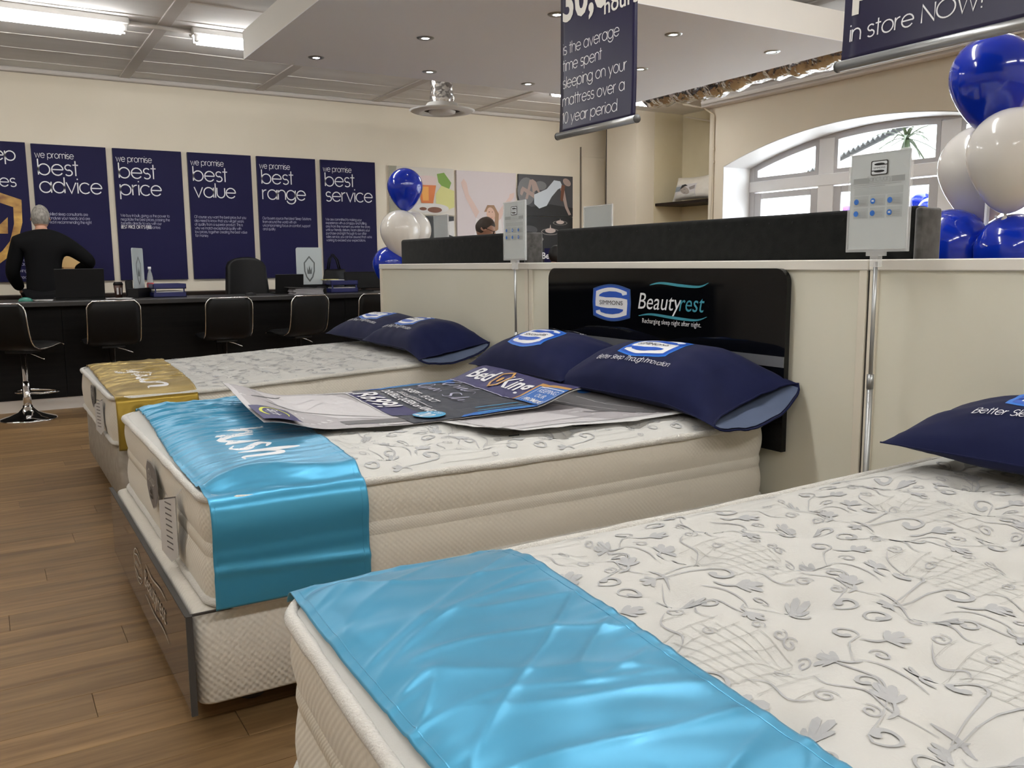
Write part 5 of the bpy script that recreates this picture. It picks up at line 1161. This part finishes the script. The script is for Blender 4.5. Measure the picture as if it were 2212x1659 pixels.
obj('stand', box(1.10, 1.19, 8.40, 8.50, CT, CT+.02, .004, 1), blackp, tm); obj('handset', xf(box(-.03, .03, -.02, .02, 0, .14, .006, 1), Matrix.Translation((1.125, 8.45, CT+.015)) @ Matrix.Rotation(-.15, 4, 'X')), blackp, tm)
bgm = thing('handbag', (3.49, 9.74, .912), 'black handbag standing on the credenza at the right', 'handbag')
v, f, _ = gridsurf(14, 8, lambda u, q: (3.49+(2*u-1)*(.17-.05*q), 9.70-.05*sin(pi*u)*(1-q*.6), .912+.22*q)); solid(obj('body', (v, f), blackl, bgm, True), .09, -1)
for dy in (0, .06): obj('strap', tube([(3.42, 9.70+dy, 1.12), (3.44, 9.70+dy, 1.24), (3.48, 9.70+dy, 1.30), (3.53, 9.70+dy, 1.24), (3.56, 9.70+dy, 1.12)], .008, 6), blackl, bgm, True)
bx = thing('carton', (.80, 9.72, .912), 'open cardboard carton at the elbow of the standing man', 'box')
obj('white_base', box(.70, .91, 9.60, 9.80, .912, 1.10), C('carton_white', (.55, .55, .58)), bx); obj('brown_body', box(.695, .915, 9.595, 9.805, 1.10, 1.18), card, bx); obj('flap', xf(box(-.10, .10, 0, .004, 0, .11), Matrix.Translation((.79, 9.80, 1.18)) @ Matrix.Rotation(-.15, 4, 'X')), C('carton_inside', (.50, .33, .13)), bx)
# ================================================================== hanging banners
ban_m = mat('banner_vinyl', (.012, .010, .040), .34, spec=.35)
def banner(label, x, y0, y1, zb, zt, layers, bend=.004):
    t = thing('hanging_banner', (x, (y0+y1)/2, zb), label, 'banner', 'navy hanging banners')
    def sf(a, b, k): # a along -y from y1, b up from zb
        q = b/(zt-zb); return (x-k-bend*sin(a*9)*exp(-b*6)-.010*exp(-b*9), y1-a, zb+b)
    w = y1-y0; nu, nv = 16, 40
    V = [sf(w*i/nu, (zt-zb)*j/nv, 0) for j in range(nv+1) for i in range(nu+1)]
    F = [(j*(nu+1)+i, j*(nu+1)+i+1, (j+1)*(nu+1)+i+1, (j+1)*(nu+1)+i) for j in range(nv) for i in range(nu)]
    solid(fix(obj('vinyl', (V, F), ban_m, t, True)), .0012, 0)
    obj('bottom_rail', tube([(x-.008, y0-.012, zb-.008), (x-.008, y1+.012, zb-.008)], .0165, 16), alu, t, True)
    for y in (y0-.014, y1+.014): obj('end_cap', lathe([(.0178, -.003), (.0178, .003)], 16, (x-.008, y, zb-.008), axis=(0, 1, 0)), C('cap_grey', (.07, .07, .07)), t, True)
    obj('top_rail', tube([(x, y0-.012, zt), (x, y1+.012, zt)], .0165, 16), alu, t, True)
    for y in (y0+.06, y1-.06): obj('wire', tube([(x, y, zt), (x, y, CZ)], .0012, 4), alu, t)
    prints(t, sf, layers, eps=.0006, ml=.05, lift=.0015)
lines = [('is the average', 2.136), ('time spent', 2.062), ('sleeping on your', 1.985), ('mattress over a', 1.905), ('10 year period', 1.826)]
ZB = 1.782
L_ = [txt(s, .0355, .10, .12, sx=1.04, dx=.022, dy=z-ZB) for s, z in lines]
banner('navy hanging banner about hours slept over ten years', 2.40, 2.947, 3.505, ZB, 2.62, [('lettering', print_w, L_), ('bold_lettering', mat('cream_print', (.74, .72, .66), .5), [btxt('30,000', .215, bold=.03, sx=.95, dx=.020, dy=2.285-ZB), btxt('hours', .098, bold=.012, sx=1.05, dx=.335, dy=2.245-ZB)])])
banner('navy hanging banner reading in store NOW', 2.40, .95, 1.918, 1.800, 2.62, [('lettering', print_w, [txt('in store NOW!', .036, .115, .14, sx=1.10, dx=.028, dy=.060)]), ('bold_lettering', MATS['cream_print'], [btxt('promise', .17, bold=.03, dx=.03, dy=.182)])])
# ================================================================== balloons
def balloon(label, p, r, m, axis=(0, 0, -1), h=1.28, gp='balloons'):
    """p centre of the round part; the neck points along axis"""
    t = thing('balloon', p, label, 'balloon', gp); prof = []
    for k in range(25):
        a = pi*k/24; zz = -cos(a); rr = sin(a)
        if zz > 0: zz *= h+.12*zz*zz; rr *= (1-.16*max(0, zz-.15)**1.2)
        prof.append((max(rr, .001)*r, zz*r))
    prof[-1] = (.018*r*2, prof[-1][1])
    obj('skin', lathe(prof, 32, p, axis=axis), m, t, True)
    q = Vector(p)+Vector(axis).normalized()*prof[-1][1]
    obj('knot', lathe([(.006, -.004), (.004, .006), (.012, .020), (.008, .024)], 10, q, axis=axis), m, t, True)
    return t
BL = 'balloons of the far bunch'; BR = 'balloons of the near bunch'
balloon('blue balloon on top of the far bunch', (3.128, 6.90, 1.835), .150, bal_b, gp=BL)
balloon('white balloon at the left of the far bunch', (3.055, 6.86, 1.465), .168, bal_w, (.05, 0, -1), gp=BL)
balloon('white balloon at the right of the far bunch', (3.24, 7.0, 1.475), .158, bal_w, (-.1, 0, -1), gp=BL)
balloon('blue balloon low at the left of the far bunch', (2.99, 6.95, 1.185), .145, bal_b, gp=BL)
balloon('blue balloon low at the right of the far bunch', (3.17, 6.85, 1.14), .14, bal_b, gp=BL)
balloon('blue balloon on top of the near bunch', (3.03, 1.80, 1.805), .138, bal_b, gp=BR)
balloon('white balloon at the front of the near bunch', (2.95, 1.665, 1.530), .143, bal_w, (.05, .1, -1), gp=BR)
balloon('white balloon behind and left of the front one', (3.12, 1.87, 1.512), .148, bal_w, (0, 0, -1), gp=BR)
balloon('blue balloon low at the left of the near bunch', (3.0, 1.90, 1.225), .135, bal_b, (.25, -.25, -1), h=1.15, gp=BR)
balloon('blue balloon low at the right of the near bunch', (3.02, 1.68, 1.205), .128, bal_b, (-.2, .2, -1), h=1.15, gp=BR)
def bstand(label, x, y, h):
    t = thing('balloon_stand', (x, y, 0), label, 'stand', 'balloon stands'); obj('pole', tube([(x, y, .02), (x, y, h)], .008, 8), print_w, t, True); obj('base', lathe([(.14, 0), (.14, .012), (.02, .03)], 24, (x, y, 0)), print_w, t, True)
    obj('ribbon', tube([(x+.02, y-.02, 1.33), (x-.01, y-.06, 1.29), (x+.02, y-.03, 1.25), (x-.01, y-.06, 1.20)], .004, 6), print_w, t, True)
bstand('thin white stand holding up the far balloon bunch', 3.12, 6.93, 1.60); bstand('thin white stand holding up the near balloon bunch', 3.03, 1.79, 1.60)
for i, (p, r, m, lab) in enumerate((((8.55, 5.45, 1.95), .11, bal_b, 'blue balloon outside, uppermost beside the near bunch'), ((8.70, 5.64, 1.90), .13, bal_w, 'white balloon outside the door between the blue ones'), ((8.58, 5.80, 1.79), .11, bal_b, 'blue balloon outside the door, furthest left'), ((8.48, 5.62, 1.70), .12, bal_b, 'blue balloon with a bright reflection outside the door'), ((8.62, 5.40, 1.66), .13, bal_w, 'white balloon outside, lowest and furthest right'))):
    balloon(lab, p, r, m, gp='balloons outside the door')
bs = bstand('thin white stand holding the balloons outside the door', 8.62, 5.58, 1.75)
# ================================================================== niche with a packed pillow
tag(obj('niche_shelf', box(7.62, 8.08, 7.955, 8.955, 1.905, 1.940, .003, 1), credm), 'dark shelf in the yellowed wall niche', 'shelf')
pk_ = thing('packed_pillow', (7.82, 8.38, 1.94), 'white packaged pillow with a printed sleeping face on the niche shelf', 'pillow')
bagm = noise_col(mat('pillow_bag', rough=.35, coat=.4), (.66, .62, .55), (.74, .70, .63), (6, 6, 6), bump=.6, bscale=(14, 5, 14), bdist=.02)
def bag(u, v, s):
    a, b = 2*u-1, 2*v-1; t = .10*max(0, 1-abs(a)**2.4)**.6*max(0, 1-abs(b)**2.4)**.6; y = 8.37-a*.40*(1-.05*(1-b*b)); z = 2.10+b*.155*(1-.10*(1-a*a))+.055*max(0, a)**2*max(0, b)+.02*(b*.0)
    return (7.80+.10*b*.5-s*t+.006*nz(a*5, b*4, s), y, z+.005)
v1 = gridsurf(26, 18, lambda u, v: bag(u, v, 1)); v2 = gridsurf(26, 18, lambda u, v: bag(u, v, -1))
fix(obj('bag', join((v1[0], v1[1]), (v2[0], v2[1])), bagm, pk_, True))
pm = lambda a, b, k: (lambda p: (p[0]-k-.001, p[1], p[2]))(bag(a, b, 1))
prints(pk_, pm, [('photo', pgl, [rect(.08, .62, .08, .68)]), ('photo_blue', C('photo_slate_blue', (.22, .26, .30)), [rect(.06, .24, .38, .60)]), ('photo_sheet', C('photo_linen', (.62, .60, .56)), [poly([(.08, .08), (.62, .08), (.6, .32), (.4, .20), (.2, .36)])]), ('photo_face', C('photo_grey_skin', (.33, .29, .26)), [ell(.36, .40, .10, .20, rot=.5)]), ('photo_hair', pblk, [poly([(.23, .45), (.25, .64), (.34, .68), (.42, .60), (.34, .58), (.28, .50)]), rib([(.33, .46), (.38, .44)], .012), rib([(.34, .28), (.40, .30)], .012)]), ('photo_arm', C('photo_grey_arm', (.24, .22, .21)), [poly([(.46, .52), (.60, .60), (.60, .44), (.50, .40)])])], eps=.001, ml=.06)
# ================================================================== people
def skinned(joints, edges, root, sub=2):
    """one continuous surface grown over a joint graph -> (verts, faces)"""
    names = list(joints); me = bpy.data.meshes.new('s'); me.from_pydata([joints[n][0] for n in names], [(names.index(a), names.index(b)) for a, b in edges], [])
    o = bpy.data.objects.new('s', me); COL.objects.link(o); md = o.modifiers.new('skin', 'SKIN'); md.use_smooth_shade = True
    for i, n in enumerate(names):
        r = joints[n][1]; sv = me.skin_vertices[0].data[i]; sv.radius = (r, r) if not isinstance(r, tuple) else r; sv.use_root = (n == root)
    ss = o.modifiers.new('sub', 'SUBSURF'); ss.levels = sub; ss.render_levels = sub
    bpy.context.view_layer.update(); m2 = bpy.data.meshes.new_from_object(o.evaluated_get(bpy.context.evaluated_depsgraph_get()))
    r = ([tuple(v.co) for v in m2.vertices], [tuple(p.vertices) for p in m2.polygons]); bpy.data.objects.remove(o); return r
def head_shape():
    """a head about 0.235 high, centre at the origin, facing +y"""
    V = []; F = []; nu, nv = 32, 26
    for j in range(nv+1):
        p = -pi/2+pi*j/nv
        for i in range(nu):
            a = 2*pi*i/nu; x, y, z = cos(p)*cos(a), cos(p)*sin(a), sin(p)
            X, Y, Z = x*.076, y*.097, z*.118
            if z < 0: k = 1-.30*(-z)**1.5; X *= k; Y = Y*(1-.22*(-z)**1.5) if y > 0 else Y*(1-.45*(-z)**1.2)
            if y > .3: # face
                X0 = abs(x)
                Y += .022*exp(-((x*.076)/.012)**2-((Z+.012)/.018)**2)+.010*exp(-((x*.076)/.010)**2-((Z-.010)/.022)**2)   # nose
                Y += .006*exp(-((X0*.076-.032)/.02)**2-((Z-.028)/.010)**2)                                                # brow
                Y -= .009*exp(-((X0*.076-.032)/.013)**2-((Z-.006)/.010)**2)                                               # eye sockets
                Y += .005*exp(-((x*.076)/.024)**2-((Z+.052)/.007)**2)-.003*exp(-((x*.076)/.022)**2-((Z+.045)/.003)**2)    # lips
                Y += .008*exp(-((x*.076)/.022)**2-((Z+.090)/.016)**2)                                                    # chin
            V.append((X, Y, Z))
    F = [(j*nu+i, j*nu+(i+1) % nu, (j+1)*nu+(i+1) % nu, (j+1)*nu+i) for j in range(nv) for i in range(nu)]
    ears = []
    for s in (-1, 1):
        e = lathe([(.002, -.010), (.012, -.009), (.019, -.003), (.020, .002), (.013, .0035), (.006, .001)], 12, (0, 0, 0), cap=True)
        ears.append(xf(e, Matrix.Translation((s*.076, -.004, -.006)) @ Matrix.Rotation(s*1.25, 4, 'Y') @ Matrix.Scale(1.55, 4, (1, 0, 0) if False else (0, 1, 0)) @ Matrix.Scale(1.0, 4)))
    return join((V, F), *ears)
def hair_shape(full=1.0, front=.35, low=-.35):
    V = []; nu, nv = 32, 14; F = []
    for j in range(nv+1):
        for i in range(nu):
            a = 2*pi*i/nu; lim = low+(front-low)*smooth01(-.15, .6, sin(a)); p0 = lim; p = p0+(pi/2-p0)*j/nv
            x, y, z = cos(p)*cos(a), cos(p)*sin(a), sin(p); k = 1+.055*full*(.3+.7*min(1, j/2))+.015*nz(x*6, y*6, z*6)
            X, Y, Z = x*.076*k, y*.097*k, z*.118*k
            if z < 0: X *= 1-.30*(-z)**1.5; Y *= (1-.45*(-z)**1.2) if y < 0 else (1-.22*(-z)**1.5)
            V.append((X, Y, Z))
    F = [(j*nu+i, j*nu+(i+1) % nu, (j+1)*nu+(i+1) % nu, (j+1)*nu+i) for j in range(nv) for i in range(nu)]
    return V, F
def hand(side, w, d, up_):
    """five bent fingers on a palm: w wrist, d forearm direction, up_ the back of the hand"""
    d = Vector(d).normalized(); n = Vector(up_); n = (n-d*n.dot(d)).normalized(); s = d.cross(n)*side; w = Vector(w); J = {'wr': (tuple(w), .024), 'pm': (tuple(w+d*.045), (.030, .018)), 'kn': (tuple(w+d*.085), (.034, .016))}; E = [('wr', 'pm'), ('pm', 'kn')]
    for k, (o, l) in enumerate(((-.030, .062), (-.010, .075), (.010, .078), (.030, .068))):
        a = w+d*.088+s*o; b = a+d*l*.5-n*.012; c = b+d*l*.35-n*.028
        for q, (pp, r) in enumerate(((a, .0095), (b, .009), (c, .0078))): J[f'f{k}{q}'] = (tuple(pp), r)
        E += [('kn', f'f{k}0'), (f'f{k}0', f'f{k}1'), (f'f{k}1', f'f{k}2')]
    a = w+d*.03-s*.034; b = a+d*.035-s*.018-n*.012; c = b+d*.028-s*.002-n*.012
    for q, (pp, r) in enumerate(((a, .012), (b, .0105), (c, .009))): J[f't{q}'] = (tuple(pp), r)
    E += [('pm', 't0'), ('t0', 't1'), ('t1', 't2')]
    return skinned(J, E, 'wr', 1)
def person(label, loc, rz, h, pose, top_m, leg_m, skin, hair, hairk, head_tilt=(0, 0, 0), glasses=False, group=None, lean=0.0, collar=True, hat=None):
    """standing figure, local facing +y; pose gives elbow and wrist of each arm in local metres"""
    t = thing('person', loc, label, 'person', group, rz=rz); k = h/1.75
    S = lambda x, y, z: (x*k, (y+lean*max(0, z-.95))*k, z*k)
    P = {'pel': (S(0, 0, .95), (.15*k, .105*k)), 'wai': (S(0, 0, 1.10), (.135*k, .095*k)), 'che': (S(0, .0, 1.30), (.165*k, .11*k)), 'nb': (S(0, -.005, 1.445), (.085*k, .07*k)), 'nk': (S(0, .005, 1.50), .054*k), 'hd': (S(0, .015, 1.58), .058*k)}
    E = [('pel', 'wai'), ('wai', 'che'), ('che', 'nb'), ('nb', 'nk'), ('nk', 'hd')]
    hands = []
    for s, nm in ((-1, 'l'), (1, 'r')):
        el, wr = pose[nm]
        P[nm+'sh'] = (S(s*.185, -.01, 1.405), .066*k); P[nm+'el'] = (S(*el), .045*k); P[nm+'wr'] = (S(*wr), .030*k); E += [('nb', nm+'sh'), (nm+'sh', nm+'el'), (nm+'el', nm+'wr')]
        P[nm+'hp'] = (S(s*.095, 0, .90), .095*k); P[nm+'kn'] = (S(s*.10, .015, .50), .062*k); P[nm+'an'] = (S(s*.10, -.02, .09), .042*k); P[nm+'toe'] = (S(s*.11, .15, .035), .036*k)
        E += [('pel', nm+'hp'), (nm+'hp', nm+'kn'), (nm+'kn', nm+'an'), (nm+'an', nm+'toe')]
        d = Vector(P[nm+'wr'][0])-Vector(P[nm+'el'][0]); hands.append(hand(s, P[nm+'wr'][0], d, (0, -.5, 1) if abs(d.normalized().z) < .8 else (s, 0, 0)))
    body = skinned(P, E, 'pel')
    HM = Matrix.Translation(S(0, .03, 1.632)) @ Matrix.Rotation(head_tilt[2], 4, 'Z') @ Matrix.Rotation(head_tilt[0], 4, 'X') @ Matrix.Rotation(head_tilt[1], 4, 'Y') @ Matrix.Scale(k, 4)
    obj('body', join(body, xf(head_shape(), HM), *hands), skin, t, True, local=True)
    obj('hair', xf(hair_shape(*hairk), HM), hair, t, True, local=True)
    grow = lambda q, a: (q[0], tuple(x+a for x in q[1]) if isinstance(q[1], tuple) else q[1]+a)
    J = {n: grow(P[n], .020*k) for n in ('pel', 'wai', 'che', 'nb')}; J['nb'] = (S(0, -.008, 1.44), (.118*k, .10*k)); J['hem'] = (S(0, 0, .80), (.185*k, .13*k)); EE = [('hem', 'pel'), ('pel', 'wai'), ('wai', 'che'), ('che', 'nb')]
    if collar: J['col'] = (S(0, .0, 1.535), .074*k); EE.append(('nb', 'col'))
    for nm in 'lr':
        for q in ('sh', 'el', 'wr'): J[nm+q] = grow(P[nm+q], .020*k)
        EE += [('nb', nm+'sh'), (nm+'sh', nm+'el'), (nm+'el', nm+'wr')]
    obj('jacket', skinned(J, EE, 'pel'), top_m, t, True, local=True)
    J = {'pel': grow(P['pel'], .012*k)}; EE = []
    for nm in 'lr':
        for q in ('hp', 'kn', 'an'): J[nm+q] = grow(P[nm+q], .016*k)
        EE += [('pel', nm+'hp'), (nm+'hp', nm+'kn'), (nm+'kn', nm+'an')]
    obj('trousers', skinned(J, EE, 'pel'), leg_m, t, True, local=True)
    for nm in 'lr':
        a, b = Vector(P[nm+'an'][0]), Vector(P[nm+'toe'][0])
        obj('shoe', skinned({'a': ((a.x, a.y-.02, .05), .05*k), 'b': ((a.x, (a.y+b.y)/2, .045), .048*k), 'c': (tuple(b), .042*k)}, [('a', 'b'), ('b', 'c')], 'b'), blackl, t, True, local=True)
    if glasses:
        G_ = []
        for s in (-1, 1): G_ += [tube([(s*.034+.024*cos(q*pi/8), .100, .006+.017*sin(q*pi/8)) for q in range(16)], .0026, 5, True), tube([(s*.058, .098, .010), (s*.080, .05, .012), (s*.082, -.01, .006)], .0026, 5)]
        G_.append(tube([(-.010, .102, .010), (.010, .102, .010)], .0024, 5)); obj('glasses', xf(join(*G_), HM), blackp, t, local=True)
    if hat: obj('headscarf', xf((lambda v: ([(a*1.16, b*1.16, c*1.14+.012) for a, b, c in v[0]], v[1]))(hair_shape(1.2, .42, -.5)), HM), hat, t, True, local=True)
    return t
person('person in a black jacket with short grey hair, back turned behind the counter', (.50, 9.12, 0), radians(-8), 1.745, {'l': ((-.27, .03, 1.13), (-.22, .20, .98)), 'r': ((.40, .06, 1.225), (.26, .27, 1.15))}, cloth_k, cloth_t, skin_m, hair_g, (.7, .42, -.55), head_tilt=(-.12, 0, -.05), lean=.06)
person('person with brown hair and glasses looking down behind the headboard', (3.88, 7.05, 0), radians(-125), 1.60, {'l': ((-.24, .08, 1.12), (-.12, .30, 1.05)), 'r': ((.24, .08, 1.12), (.12, .30, 1.05))}, cloth_k, cloth_t, skin_d, hair_b, (.8, .50, -.45), head_tilt=(-.42, 0, 0), glasses=True, lean=.10)
person('person with black hair in red seen low between the headboards', (4.62, 6.86, -.0), radians(-90), 1.34, {'l': ((-.24, .08, 1.12), (-.12, .30, 1.05)), 'r': ((.24, .08, 1.12), (.12, .30, 1.05))}, cloth_r, cloth_t, skin_d, hair_k, (1.6, .35, -.9))
person('person in a purple headscarf standing outside the glazed door', (8.78, 6.86, -.05), radians(100), 1.83, {'l': ((-.24, .04, 1.12), (-.20, .16, .92)), 'r': ((.24, .04, 1.12), (.20, .16, .92))}, cloth_p, cloth_t, skin_d, hair_k, (1.0, .35, -.6), hat=cloth_p)
